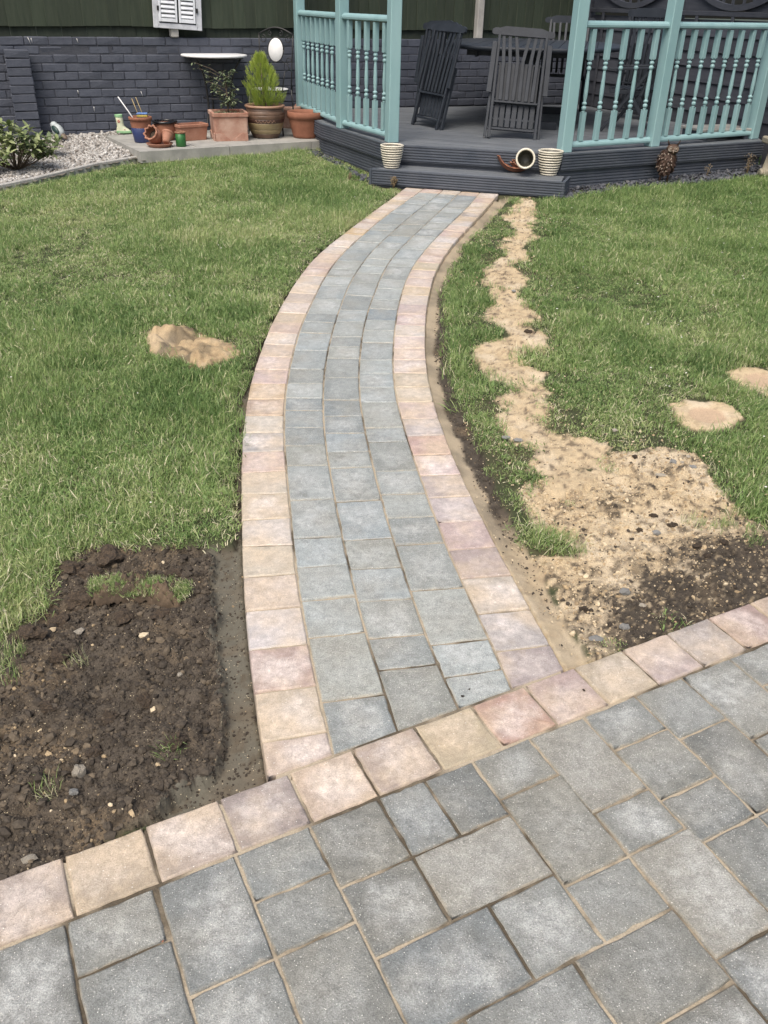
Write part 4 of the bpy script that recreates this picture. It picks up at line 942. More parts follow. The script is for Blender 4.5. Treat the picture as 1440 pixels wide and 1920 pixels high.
striped_pot('cream and olive striped pot standing at the right end of the deck step', L(1028, 328, SZ))
_r = ray(985, 299); _m = C0 + _r * (7.70 / _r[1])     # the mouth of the pot faces the lawn
t = striped_pot('striped pot lying on its side on the broken terracotta shards on the step', (_m[0] + 0.02, _m[1] + 0.135, _m[2] - 0.022), 0.74, rot=(R(78), R(0), R(-8)), soil=False)
# the shards under it: pieces of a broken bowl nested on each other
def shard(t, rr, a0, a1, e0_, e1_, mat, name='shard', th=0.011):
    b = MB(); n, m = 16, 5; vs = []; rn = random.Random(int(rr * 1000 + a0 * 10))
    for sgn in (0, 1):
        for i in range(n + 1):
            a = a0 + (a1 - a0) * i / n; wob = 0.10 * rn.random()
            for j in range(m + 1):
                e = e0_ + (e1_ - e0_ - wob) * j / m; q = rr - sgn * th
                vs.append((q * math.sin(a), -q * math.sin(e) * 0.62, rr - q * math.cos(a) * math.cos(e)))
    N = (n + 1) * (m + 1); fs = []
    for i in range(n):
        for j in range(m):
            k = i * (m + 1) + j; fs.append((k, k + 1, k + m + 2, k + m + 1)); fs.append((N + k, N + k + m + 1, N + k + m + 2, N + k + 1))
    for i in range(n):
        for j in (0, m):
            k = i * (m + 1) + j; fs.append((k, k + m + 1, N + k + m + 1, N + k))
    for j in range(m):
        for i in (0, n):
            k = i * (m + 1) + j; fs.append((k, k + 1, N + k + 1, N + k))
    b.add(vs, fs, True); return b.build(name, mat, t)
P = L(967, 323, SZ)
t = thing('broken_terracotta_bowl', 'broken terracotta bowl shards nested on the step beside the striped pot', 'broken pot', (P[0], P[1], SZ), 0.05)
shard(t, 0.18, -1.30, 0.95, -0.55, 0.75, M_terra)
o = shard(t, 0.125, -0.95, 1.05, -0.60, 0.80, M_terrap); o.location = (0.035, 0.0, 0.020); o.rotation_euler = (0.1, 0.1, 0.2)
o = shard(t, 0.105, -1.0, 0.6, -0.6, 0.8, M_inside); o.location = (0.03, 0.02, 0.035); o.rotation_euler = (0.15, -0.12, -0.3)
o = shard(t, 0.09, -0.8, 0.9, -0.6, 0.8, M_terrap); o.location = (0.0, 0.02, 0.058); o.rotation_euler = (0.2, 0.25, 0.4)

# ================================================================== THINGS ON THE SLABS
TS = 0.3135                                           # top of the slabs
def on_slab(px, py): q = L(px, py, TS); return (q[0], q[1], TS)
sc = lambda px, py: mpp(L(px, py, TS))
# blue and terracotta pot with canes
P = on_slab(268, 266); t = thing('planting_pot', 'terracotta pot in a dark blue sleeve holding canes and a sponge', 'flowerpot', P)
b = MB(); b.lathe(open_pot(0.078, 0.105, 0.235, rim=0.009, rimh=0.03), 28); b.build('pot_body', M_terra, t)
M_blue = material('navy_plastic', (0.018, 0.03, 0.10), (0.03, 0.045, 0.13), rough=0.4, scale=8)
b = MB(); b.lathe([(0.080, 0.001), (0.0815, 0.003), (0.1005, 0.135), (0.0985, 0.137), (0.096, 0.12)], 28); b.build('blue_sleeve', M_blue, t)
b = MB(); b.lathe([(0.095, 0.185), (0.05, 0.19), (0.0005, 0.19)], 20); b.build('soil', M_potsoil, t)
M_cane = material('bamboo', (0.38, 0.30, 0.15), (0.28, 0.2, 0.09), rough=0.6, scale=20)
M_white = material('white_plastic', (0.74, 0.75, 0.76), (0.66, 0.67, 0.68), rough=0.4, scale=10)
for nm, a, c, r, m in (('white_rod', (-0.03, -0.02, 0.16), (-0.205, 0.03, 0.405), 0.006, M_white), ('garden_cane', (0.005, 0.0, 0.16), (-0.07, 0.03, 0.395), 0.004, M_cane), ('garden_cane', (0.05, 0.01, 0.16), (-0.035, 0.05, 0.405), 0.0035, M_cane)):
    b = MB(); b.tube([Vector(a), (Vector(a) + Vector(c)) / 2 + Vector((0.004, 0, 0)), Vector(c)], r, 8)
    tag(b.build(nm, m, None, P), {'white_rod': 'thin white plastic rod leaning out of the blue sleeved pot', 'garden_cane': 'bamboo cane in the blue sleeved pot, the one nearer the white rod' if a[0] < .01 else 'bamboo cane in the blue sleeved pot, the right one of the two'}[nm], {'white_rod': 'rod', 'garden_cane': 'cane'}[nm], None if nm == 'white_rod' else 'canes in the blue pot')
sp = thing('sponge_block', 'blue and yellow sponge block resting in the mouth of the terracotta pot', 'sponge', (P[0] + 0.022, P[1] + 0.01, P[2] + 0.235), 0.15)
b = MB(); b.box((0, 0, 0.006), (0.105, 0.06, 0.024), 0.006); b.build('yellow_foam', material('yellow_foam', (0.55, 0.42, 0.10), rough=0.9, scale=40, bump=0.001), sp)
b = MB(); b.box((0, 0, 0.026), (0.107, 0.062, 0.017), 0.005); b.build('blue_pad', material('blue_pad', (0.12, 0.22, 0.48), rough=0.9, scale=40, bump=0.001), sp)
b = MB(); b.box((0.0, 0.0, -0.014), (0.11, 0.064, 0.016), 0.004); b.build('dark_base', M_black, sp)
# green and cream wellington boot
M_bootc = material('cream_boot_glaze', (0.66, 0.68, 0.50), (0.58, 0.62, 0.44), rough=0.35, scale=7)
M_bootg = material('mint_boot_glaze', (0.28, 0.50, 0.27), (0.24, 0.44, 0.24), rough=0.35, scale=9)
P = on_slab(228, 249); t = thing('boot_planter', 'cream wellington boot planter with mint green trim by the wall', 'boot', P, 0.1)
def boot_part(z0_, z1_, name, mat, grow=0.0, foot=True):
    b = MB(); n = 20; rings = []; m = 9
    for k in range(m + 1):
        z = z0_ + (z1_ - z0_) * k / m; u = z / 0.175
        if z < 0.062:                                     # the foot: long at the sole, closing over the instep
            v = max(z, 0) / 0.062; le = 0.155 * (1 - 0.52 * v ** 2.2); cx = 0.030 * (1 - v ** 1.6); w = 0.033 * (1 + 0.1 * v)
        else:
            v = (z - 0.062) / 0.113; le = 0.0744 + 0.004 * v; cx = -0.0 - 0.010 * v; w = 0.037 + 0.002 * v
        rings.append([(cx + (le / 2 + grow) * math.cos(2 * math.pi * i / n), (w + grow) * math.sin(2 * math.pi * i / n), z) for i in range(n)])
    vs = [p for r_ in rings for p in r_]
    fs = [(i * n + k, i * n + (k + 1) % n, (i + 1) * n + (k + 1) % n, (i + 1) * n + k) for i in range(m) for k in range(n)] + [tuple(range(n))[::-1]]
    if z1_ > 0.16:                                        # open top with an inside wall
        top = rings[-1]; o = len(vs); cxm = sum(p[0] for p in top) / n
        for q, dz_ in ((0.86, 0.0), (0.80, -0.06)): vs += [(cxm + (p[0] - cxm) * q, p[1] * q, p[2] + dz_) for p in top]
        fs += [(m * n + k, m * n + (k + 1) % n, o + (k + 1) % n, o + k) for k in range(n)] + [(o + k, o + (k + 1) % n, o + n + (k + 1) % n, o + n + k) for k in range(n)] + [tuple(range(o + n, o + 2 * n))]
    else: fs.append(tuple(range(m * n, (m + 1) * n)))
    b.add(vs, fs, True); return b.build(name, mat, t)
boot_part(0.0, 0.158, 'boot_body', M_bootc); boot_part(-0.0005, 0.022, 'sole', M_bootg, 0.003); boot_part(0.156, 0.180, 'cuff', M_bootg, 0.003)
M_flower = material('red_flower_glaze', (0.50, 0.16, 0.12), rough=0.4, scale=10)
b = MB()
for k in range(5):
    a = 2 * math.pi * k / 5; b.T = Matrix.Translation((-0.008 + 0.010 * math.cos(a), -0.0405, 0.118 + 0.010 * math.sin(a))) @ Matrix.Scale(0.35, 4, (0, 1, 0)); b.lathe([(0.0004, -.006), (.005, -.004), (.0065, 0), (.005, .004), (.0004, .006)], 10)
b.build('flower', M_flower, t)
b = MB(); b.T = Matrix.Translation((0.045, -0.034, 0.036)) @ Matrix.Scale(0.35, 4, (0, 1, 0)); b.lathe([(0.0004, -.006), (.005, -.004), (.0065, 0), (.005, .004), (.0004, .006)], 10); b.build('flower', M_flower, t)
# the others
P = on_slab(312, 262); plain_pot('glazed_bowl_pot', 'round terracotta pot with a thick black glazed rim behind the fluted pot', P, open_pot(0.078, 0.110, 0.165, rim=0.0, bulge=0.016), M_terra, (0.098, 0.12))
b = MB(); b.T = Matrix.Translation(P); b.lathe([(0.111, .160), (0.128, .164), (0.132, .174), (0.124, .184), (0.108, .184), (0.101, .176), (0.103, .160)], 32)
o = b.build('black_rim', material('black_glaze', (0.012, 0.013, 0.016), rough=0.2, scale=5)); b = bpy.data.objects['glazed_bowl_pot']; o.parent = b; o.matrix_parent_inverse = Matrix.Translation(P).inverted()
P = on_slab(300, 274.5); t = plain_pot('terracotta_saucer', 'terracotta saucer on the slab edge under the two tipped pots', P, [(0.10, 0), (0.105, .003), (0.127, .026), (0.131, .032), (0.125, .034), (0.100, .010), (0.0005, .008)], M_terrap, cat='saucer')
plain_pot('fluted_flowerpot', 'terracotta pot with a wavy fluted rim tipped over in the saucer', (P[0] - 0.025, P[1] + 0.085, P[2] + 0.050), open_pot(0.046, 0.064, 0.155, rim=0.010, rimh=0.02, bulge=0.016), M_terrap, (0.05, 0.09), rot=(R(52), R(-30), 0), scallop=(9, 0.125, 0.07, 0.007), n=54)
plain_pot('small_flowerpot', 'small pale terracotta pot lying upside down beside the fluted pot', (P[0] + 0.075, P[1] - 0.055, P[2] + 0.045), open_pot(0.031, 0.054, 0.11, rim=0.005, rimh=0.02), M_terrap, rot=(R(-42), R(10), 0))
P = on_slab(340, 274); t = thing('green_tin', 'small dark green tin can with a rusty rim standing on the slab edge', 'tin', P)
b = MB(); b.lathe([(0.048, 0), (0.050, .002), (0.050, .118), (0.047, .119), (0.047, .03), (0.0005, .03)], 28); b.build('can_body', material('green_enamel', (0.02, 0.14, 0.03), (0.03, 0.10, 0.03), rough=0.45, scale=12), t)
b = MB(); b.lathe([(0.049, .118), (0.054, .121), (0.055, .130), (0.051, .134), (0.046, .130), (0.046, .118)], 28); b.build('rim', material('rust', (0.20, 0.09, 0.05), (0.28, 0.15, 0.09), rough=0.8, scale=30), t)
def square_tub(t, wb, db, wt, dt, h, th, mat, rimh, rimw, name='tub_body'):
    b = MB(); vs = []
    def ring(w, d, z, c=0.014): 
        o = len(vs); a, e = w / 2, d / 2
        vs.extend([(-a + c, -e, z), (a - c, -e, z), (a, -e + c, z), (a, e - c, z), (a - c, e, z), (-a + c, e, z), (-a, e - c, z), (-a, -e + c, z)]); return o
    R_ = [ring(wb, db, 0), ring(wb + .002, db + .002, .004), ring(wb + (wt - wb) * (h - rimh) / h, db + (dt - db) * (h - rimh) / h, h - rimh), ring(wt + 2 * rimw, dt + 2 * rimw, h - rimh + .003),
          ring(wt + 2 * rimw, dt + 2 * rimw, h - .004), ring(wt + 2 * rimw - .008, dt + 2 * rimw - .008, h), ring(wt - 2 * th, dt - 2 * th, h), ring(wt - 2 * th - .01, dt - 2 * th - .01, h * .5), ring(wb - 2 * th, db - 2 * th, .02)]
    fs = [(R_[i] + k, R_[i] + (k + 1) % 8, R_[i + 1] + (k + 1) % 8, R_[i + 1] + k) for i in range(len(R_) - 1) for k in range(8)] + [tuple(range(8))[::-1], tuple(range(R_[-1], R_[-1] + 8))]
    b.add(vs, fs); return b.build(name, mat, t)
P = on_slab(359, 262); t = thing('terracotta_trough', 'empty rectangular terracotta trough set end on beside the green tin', 'trough', P, R(38))
square_tub(t, 0.29, 0.135, 0.33, 0.165, 0.155, .011, M_terrap, .028, .006)
P = on_slab(431, 260); t = thing('square_planter', 'big square salt stained terracotta planter with the small leafy tree', 'planter', P, R(18))
square_tub(t, 0.335, 0.335, 0.355, 0.355, 0.265, .016, M_salt, .038, .010)
for sx in (-1, 1):
    for fx in range(2):
        b = MB(); a0 = 0
        pts = [(0.165 * sx * 1.0, 0), (0.165 * sx, 0.072), (0.12 * sx, 0.075), (0.075 * sx, 0.055), (0.03 * sx, 0.022), (0.015 * sx, 0)]
        if fx == 0: vs = [(x, -0.170, z) for x, z in pts] + [(x, -0.181, z) for x, z in pts]
        else: vs = [(-0.170, x, z) for x, z in pts] + [(-0.181, x, z) for x, z in pts]
        b.add(vs, [tuple(range(6)), tuple(range(6, 12))[::-1]] + [(i, (i + 1) % 6, 6 + (i + 1) % 6, 6 + i) for i in range(6)]); b.build('moulded_foot', M_salt, t)
b = MB(); X, Y = np.meshgrid(np.linspace(-.16, .16, 14), np.linspace(-.16, .16, 14)); Z = 0.235 + 0.012 * fbm(X, Y, 18, 3, 3)
b.add(np.stack([X.ravel(), Y.ravel(), Z.ravel()], 1).tolist(), [(j * 14 + i, j * 14 + i + 1, (j + 1) * 14 + i + 1, (j + 1) * 14 + i) for j in range(13) for i in range(13)], True); b.build('soil', M_potsoil, t)
PSQ = P
P = on_slab(499, 257); PGL = P; t = thing('glazed_urn', 'large brown banded glazed pot holding the bright conifer', 'flowerpot', P)
M_brown = material('brown_glaze', (0.085, 0.052, 0.036), (0.16, 0.10, 0.07), rough=0.4, scale=8)
M_ochre = material('ochre_glaze', (0.27, 0.215, 0.115), (0.20, 0.15, 0.085), rough=0.45, scale=8)
M_dkred = material('dark_band_glaze', (0.07, 0.035, 0.028), (0.05, 0.028, 0.022), rough=0.4, scale=8)
M_rim = material('worn_brown_rim', (0.34, 0.21, 0.145), (0.26, 0.15, 0.10), rough=0.5, scale=9)
H = 0.31; rad = lambda z: 0.132 + 0.074 * (1 - (1 - min(1, z / (H * .75))) ** 1.9) - 0.018 * max(0, (z / H - 0.72) / 0.28) ** 1.6
def band(za, zb, mat, name, n=7, extra=0.0):
    b = MB(); pr_ = [(rad(za) * .9, za)] if za > 0 else []
    pr_ += [(rad(za + (zb - za) * k / n) + extra * math.sin(math.pi * k / n), za + (zb - za) * k / n) for k in range(n + 1)] + [(rad(zb) * .9, zb)]
    b.lathe(pr_, 36); b.build(name, mat, t)
band(0.0, 0.045, M_brown, 'foot_band'); band(0.0455, 0.085, M_ochre, 'ochre_band', extra=.003); band(0.0855, 0.150, M_ochre, 'ochre_band', extra=.002); band(0.1505, 0.188, M_dkred, 'dark_band', extra=.002)
band(0.1885, 0.225, M_brown, 'brown_band', extra=.002); band(0.2255, 0.262, M_brown, 'brown_band', extra=.002); band(0.2625, 0.292, M_brown, 'brown_band')
b = MB(); b.lathe([(rad(.29) - .01, .288), (0.200, .290), (0.212, .300), (0.211, .312), (0.198, .318), (0.183, .314), (0.178, .302), (0.175, .25), (.17, .2)], 40); b.build('rim', M_rim, t)
b = MB(); b.lathe([(.172, .275), (.1, .283), (0.0005, .285)], 20, .01); b.build('soil', M_potsoil, t)
b = MB()
for k in range(5):                                     # incised scroll on the dark band
    a0 = -2.0 + k * 0.22; pts = [((rad(.17) + .004) * math.cos(a0 + .22 * u / 8), (rad(.17) + .004) * math.sin(a0 + .22 * u / 8), .17 + .011 * math.sin(u / 8 * 2 * math.pi + k)) for u in range(9)]
    b.tube(pts, .0022, 5)
b.build('scroll_relief', M_rim, t)
P = on_slab(574, 257); plain_pot('terracotta_flowerpot', 'large empty terracotta pot at the end of the slabs by the deck', P, open_pot(0.138, 0.185, 0.255, t=.012, rim=.014, rimh=.065), M_terra, (0.16, 0.19), wob=.002)
P = L(550, 240, TS); plain_pot('terracotta_flowerpot', 'weathered terracotta pot mostly hidden behind the large empty one', (P[0] - .03, P[1] + 0.05, TS), open_pot(0.11, 0.165, 0.235, t=.012, rim=.010, rimh=.05), M_salt, (0.14, 0.17), wob=.002)
# bistro table
P = on_slab(411, 245); t = thing('bistro_table', 'small round bistro table with white top and bowed black iron legs', 'table', (P[0], P[1] + .02, TS))
b = MB(); b.lathe([(0.0005, .729), (.340, .729), (.349, .732), (.349, .746), (.345, .749), (0.0005, .749)], 56); b.build('tabletop', M_white, t)
for k in range(3):
    a = R(-90 + 24 + 120 * k + 66); ca, sa = math.cos(a), math.sin(a)
    pr_ = [(0.285, .715), (0.245, .66), (0.200, .58), (0.172, .50), (0.158, .40), (0.150, .30), (0.155, .20), (0.185, .10), (0.235, .035), (0.27, .008)]
    b = MB(); b.tube([(ca * r_, sa * r_, z) for r_, z in pr_], .011, 8); b.build('leg', M_black, t)
b = MB(); b.tube([(0.30 * math.cos(2 * math.pi * k / 24), 0.30 * math.sin(2 * math.pi * k / 24), .716) for k in range(25)], .006, 6); b.build('top_ring', M_black, t)
b = MB(); b.tube([(0.151 * math.cos(2 * math.pi * k / 24), 0.151 * math.sin(2 * math.pi * k / 24), .33) for k in range(25)], .005, 6); b.build('lower_ring', M_black, t)
# bistro chair, turned half away
P = on_slab(509, 250); t = thing('bistro_chair', 'black iron bistro chair with a white oval back panel and scrolls', 'chair', (P[0], P[1] + 0.06, TS), R(-14))
for x, y, tx in ((-.17, -.16, -.2), (.17, -.16, .2), (-.18, .17, -.2), (.18, .17, .2)):
    b = MB(); b.tube([(tx, y * 1.15, 0), (x, y, .42)], .008, 8); b.build('leg', M_black, t)
b = MB(); b.lathe([(0.0005, .42), (.19, .42), (.197, .43), (.19, .44), (0.0005, .438)], 32); b.build('seat', M_white, t)
b = MB(); b.tube([(0.2 * math.cos(2 * math.pi * k / 28), 0.2 * math.sin(2 * math.pi * k / 28), .428) for k in range(29)], .008, 6); b.build('seat_ring', M_black, t)
for x in (-.18, .18):
    b = MB(); b.tube([(x, .17, .42), (x * 1.02, .19, .62), (x * 1.05, .215, .80), (x * 1.08, .235, .955)], .0075, 8); b.build('back_post', M_black, t)
b = MB(); b.tube([(-.195 + .39 * k / 14, .23, .945 + .065 * math.sin(math.pi * k / 14)) for k in range(15)], .007, 8); b.build('top_rail', M_black, t)
b = MB(); b.T = Matrix.Translation((0, .212, .80)) @ Matrix.Rotation(R(-6), 4, 'X'); b.tube([(.088 * math.cos(2 * math.pi * k / 28), 0, .118 * math.sin(2 * math.pi * k / 28)) for k in range(29)], .0065, 8); b.build('oval_ring', M_black, t)
b = MB(); b.T = Matrix.Translation((0, .212, .80)) @ Matrix.Rotation(R(-6), 4, 'X') @ Matrix.Rotation(R(90), 4, 'X') @ Matrix.Scale(.118 / .088, 4, (0, 1, 0)); b.lathe([(0.0005, -.006), (.082, -.006), (.084, 0), (.082, .006), (0.0005, .006)], 36); b.build('oval_panel', M_white, t)
def scroll(cx, cz, r, a0, turns, sgn, y=.22):
    b = MB(); pts = []
    for k in range(26):
        u = k / 25; a = a0 + sgn * turns * 2 * math.pi * u; q = r * (1 - .75 * u); pts.append((cx + q * math.cos(a), y, cz + q * math.sin(a)))
    b.tube(pts, .0045, 6); b.build('scroll', M_black, t)
for sx in (-1, 1):
    scroll(sx * .145, .90, .042, math.pi / 2, 1.2, sx); scroll(sx * .15, .70, .038, -math.pi / 2, 1.2, -sx); scroll(sx * .06, .955, .028, math.pi / 2, 1.1, -sx)
    b = MB(); b.tube([(sx * .06, .208, .70), (sx * .13, .20, .66), (sx * .17, .19, .60)], .0045, 6); b.build('scroll', M_black, t)
    b = MB(); b.tube([(sx * .20, .17, .60), (sx * .215, .02, .63), (sx * .21, -.10, .61), (sx * .19, -.13, .43)], .006, 6); b.build('armrest', M_black, t)

# bird ornament on the gravel
bp_ = L(115, 251, .335); t = thing('bird_ornament', 'pale grey garden bird ornament with a dark green wing on the gravel', 'ornament', (bp_[0], bp_[1] - .08, .30), R(-35))
M_bird = material('pale_grey_resin', (0.42, 0.47, 0.48), (0.34, 0.37, 0.37), rough=0.5, scale=14)
def blob(t, name, mat, c, r, rot=(0, 0, 0), n=16):
    b = MB(); b.T = Matrix.Translation(c) @ Euler(rot).to_matrix().to_4x4() @ Matrix.Diagonal((*r, 1))
    b.lathe([(max(math.sin(math.pi * k / 10), .0005), -math.cos(math.pi * k / 10)) for k in range(11)], n); return b.build(name, mat, t)
blob(t, 'body', M_bird, (0, 0, .075), (.085, .052, .060), (0, R(32), 0)); blob(t, 'head', M_bird, (-.052, 0, .125), (.040, .036, .034))
blob(t, 'wing', material('dark_green_resin', (0.02, 0.05, 0.045), rough=0.4, scale=9), (.015, -.040, .088), (.058, .020, .032), (0, R(30), 0))
blob(t, 'tail', material('brown_resin', (0.16, 0.12, 0.09), rough=0.6, scale=20), (.088, 0, .030), (.048, .026, .020), (0, R(32), 0))
b = MB(); b.T = Matrix.Translation((-.088, 0, .122)) @ Matrix.Rotation(R(-90), 4, 'Y'); b.lathe([(.009, 0), (.005, .012), (.0005, .022)], 8); b.build('beak', M_black, t)
blob(t, 'eye', M_black, (-.065, -.030, .132), (.005, .005, .005)); 

# rusty metal owl by the deck
op = G(1243, 341, 0.0); t = thing('metal_owl', 'rusty brown metal owl ornament standing in the slate chips', 'ornament', (op[0], op[1], op[2] - .02), R(-8)); t.scale = (1.14, 1.14, 1.14)
M_rusty = material('rusted_metal', (0.035, 0.019, 0.014), (0.09, 0.052, 0.034), rough=0.7, scale=30, bump=.001, metal=.2)
M_pale = material('worn_tin', (0.32, 0.28, 0.23), (0.16, 0.11, 0.08), rough=0.6, scale=30)
blob(t, 'body', M_rusty, (0, 0, .165), (.072, .058, .098)); blob(t, 'head', M_rusty, (.028, -.01, .262), (.050, .046, .040))
b = MB(); rn = random.Random(5)
for k in range(170):                                   # overlapping feather plates
    ph = rn.uniform(-1, .9); a = rn.uniform(0, 2 * math.pi); c_, s_ = math.cos(ph * 1.2), math.sin(ph * 1.2)
    p_ = Vector((.076 * c_ * math.cos(a), .062 * c_ * math.sin(a), .165 + .1 * s_)); nrm = Vector((math.cos(a), math.sin(a), .2 + s_ * .6)).normalized()
    M_ = nrm.to_track_quat('Y', 'Z').to_matrix().to_4x4(); M_.translation = p_; b.T = M_ @ Matrix.Rotation(rn.uniform(-.5, .5), 4, 'X')
    b.add([(-.008, 0, .010), (.008, 0, .010), (.009, .004, -.004), (0, .008, -.016), (-.009, .004, -.004)], [(0, 1, 2, 3, 4)])
b.build('feathers', M_pale if False else M_rusty, t)
b = MB()
for k in range(60):
    ph = rn.uniform(-1, .7); a = rn.uniform(2.6, 5.2); c_, s_ = math.cos(ph * 1.2), math.sin(ph * 1.2)
    p_ = Vector((.080 * c_ * math.cos(a), .066 * c_ * math.sin(a), .165 + .1 * s_)); nrm = Vector((math.cos(a), math.sin(a), .3)).normalized()
    M_ = nrm.to_track_quat('Y', 'Z').to_matrix().to_4x4(); M_.translation = p_; b.T = M_
    b.add([(-.005, 0, .006), (.005, 0, .006), (0, .006, -.009)], [(0, 1, 2)])
b.build('worn_feather_tips', M_pale, t)
for sx in (-1, 1):
    b = MB(); b.T = Matrix.Translation((.028 + sx * .021, -.053, .268)) @ Matrix.Rotation(R(90), 4, 'X'); b.lathe([(.019, -.003), (.019, .002), (.015, .003), (.0145, 0), (.008, .0), (.0075, .004), (.0005, .004)], 20); b.build('eye', M_pale, t)
    b = MB(); b.tube([(.028 + sx * .030, -.01, .290), (.028 + sx * .042, -.015, .315), (.028 + sx * .045, -.02, .335)], [.008, .005, .001], 6); b.build('ear_tuft', M_rusty, t)
    b = MB(); b.tube([(sx * .028, 0, .09), (sx * .030, -.005, .02)], .008, 8); b.tube([(sx * .030, .0, .015), (sx * .034, -.045, .012)], .006, 6); b.build('leg', M_rusty, t)
b = MB(); b.tube([(.028, -.056, .258), (.028, -.068, .246), (.028, -.064, .232)], [.007, .005, .001], 6); b.build('beak', M_pale, t)
# stone pedestal, partly outside the frame
pp = L(1452, 330, .25); t = thing('stone_pedestal', 'weathered stone garden pedestal cut off by the right edge of the photo', 'pedestal', (pp[0] + .03, pp[1] + .05, .20))
M_stone = material('weathered_stone', (0.34, 0.31, 0.24), (0.22, 0.20, 0.15), rough=0.9, scale=9, bump=.002)
b = MB(); b.lathe([(.15, 0), (.155, .02), (.15, .05), (.115, .07), (.095, .10), (.088, .2), (.092, .29), (.10, .31)], 28, .004); b.build('shaft', M_stone, t)
b = MB(); b.box((0, 0, .345), (.30, .30, .06), .012); b.build('cap_slab', M_stone, t)
for a in (R(180), R(225), R(270)):
    b = MB(); b.T = Matrix.Translation((.15 * math.cos(a), .15 * math.sin(a), .055)) @ Matrix.Rotation(a + R(90), 4, 'Z')
    b.tube([(math.cos(k * .5) * .045 * (1 - k / 30), 0, math.sin(k * .5) * .045 * (1 - k / 30)) for k in range(20)], .014, 8); b.build('scroll_carving', M_stone, t)

# ================================================================== GARDEN FURNITURE ON THE DECK
M_furn = material('charcoal_painted_wood', (0.014, 0.019, 0.027), (0.025, 0.031, 0.042), rough=0.55, scale=9, stretch=(1, 1, 1), bump=.0006, bscale=60, tint=.06)
M_steel = material('steel_fitting', (0.45, 0.45, 0.45), rough=.35, scale=5, metal=.8)
def furn(t, name, p, q, w, th, up=(0, 1, 0), ch=.003):
    b = MB(); b.beam(p, q, w, th, ch, up=up); return b.build(name, M_furn, t)
def top_rail(t, z, half, y=0.0):
    pts = [(-half, z - .022), (-half, z + .014), (-half + .03, z + .030), (-half + .07, z + .030), (-half + .12, z + .048), (half - .12, z + .048), (half - .07, z + .030), (half - .03, z + .030), (half, z + .014), (half, z - .022), (half - .02, z - .036), (-half + .02, z - .036)]
    b = MB(); n = len(pts); vs = [(x, y - .012, zz) for x, zz in pts] + [(x, y + .014, zz) for x, zz in pts]
    b.add(vs, [tuple(range(n)), tuple(range(n, 2 * n))[::-1]] + [(i, (i + 1) % n, n + (i + 1) % n, n + i) for i in range(n)]); return b.build('top_rail', M_furn, t)
def back_slats(t, z0_, z1_, y=0.0):
    xb = [-.155, -.095, -.03, .03, .095, .155]; xt = [-.175, -.12, -.06, .06, .12, .175]
    zm = z0_ + (z1_ - z0_) * .62
    for k in range(6):                                  # each slat fans outwards near the top
        b = MB(); xa = xb[k] * .95; xm = xb[k] * .80 if k in (2, 3) else xb[k]
        b.beam((xa, y, z0_), (xm, y, zm), .032, .012, .002, up=(0, 1, 0)); b.beam((xm, y, zm - .004), (xt[k], y, z1_), .032, .0115, .002, up=(0, 1, 0)); b.build('back_slat', M_furn, t)
def folded_chair(label, loc, rz, lean, roll=0.0, group='folded garden chairs on the deck', fs_=True):
    t = thing('folded_garden_chair', label, 'garden chair', loc, group=group)
    t.rotation_mode = 'ZYX' if False else 'XYZ'
    M_ = Matrix.Rotation(rz, 4, 'Z') @ Matrix.Rotation(lean, 4, 'X') @ Matrix.Rotation(roll, 4, 'Y')
    t.rotation_euler = M_.to_euler(); t.scale = (1.0, .88, .875) if fs_ else (1, 1, 1)
    for x in (-1, 1):
        furn(t, 'stile', (x * .215, 0, .0), (x * .215, 0, 1.03), .026, .034)
        furn(t, 'front_leg', (x * .252, .035, .012), (x * .236, .030, .66), .024, .034)
        furn(t, 'armrest', (x * .262, -.022, .44), (x * .250, -.026, .93), .046, .022)
        b = MB(); b.lathe([(.009, 0), (.010, .012), (.006, .018), (.0005, .018)], 10); b.build('metal_foot', M_steel, t, (x * .252, .035, 0))
    top_rail(t, 1.035, .285, -.004)
    furn(t, 'lower_rail', (-.203, 0, .36), (.203, 0, .36), .020, .045)
    furn(t, 'bottom_rail', (-.239, .030, .10), (.239, .030, .10), .022, .045)
    back_slats(t, .38, 1.0)
    for k in range(7): furn(t, 'seat_slat', (-.168 + k * .056, .036, .12), (-.168 + k * .056, .036, .74), .046, .012)
    furn(t, 'seat_rail', (-.2, .050, .74), (.2, .050, .74), .024, .034); furn(t, 'seat_rail', (-.2, .050, .20), (.2, .050, .20), .024, .034)
    return t
def open_chair(label, loc, rz, group='open garden chairs round the table'):
    t = thing('garden_chair', label, 'garden chair', loc, rz, group); t.scale = (1, .9, .89)
    lean = .20
    for x in (-1, 1):
        furn(t, 'rear_leg', (x * .235, .30, 0), (x * .235, -.02, .44), .026, .036)
        furn(t, 'front_leg', (x * .262, -.26, 0), (x * .262, .19, .64), .024, .034)
        furn(t, 'stile', (x * .215, .12, .38), (x * .215, .34, 1.06), .026, .034)
        furn(t, 'armrest', (x * .262, -.25, .635), (x * .262, .24, .66), .050, .022, up=(0, 0, 1))
        furn(t, 'seat_rail', (x * .195, -.23, .415), (x * .195, .20, .40), .022, .040, up=(0, 0, 1))
    rl = top_rail(t, 1.05, .285); rl.location = (0, .335, 0.01); rl.rotation_euler = (-.0, 0, 0)
    for k in range(8): furn(t, 'seat_slat', (-.2, -.22 + k * .056, .440), (.2, -.22 + k * .056, .438), .042, .012, up=(0, 0, 1))
    for k in range(6):
        x0 = (-.155 + k * .062) * .95; furn(t, 'back_slat', (x0, .145, .46), (x0 * 1.2, .325, 1.03), .027, .012)
    return t
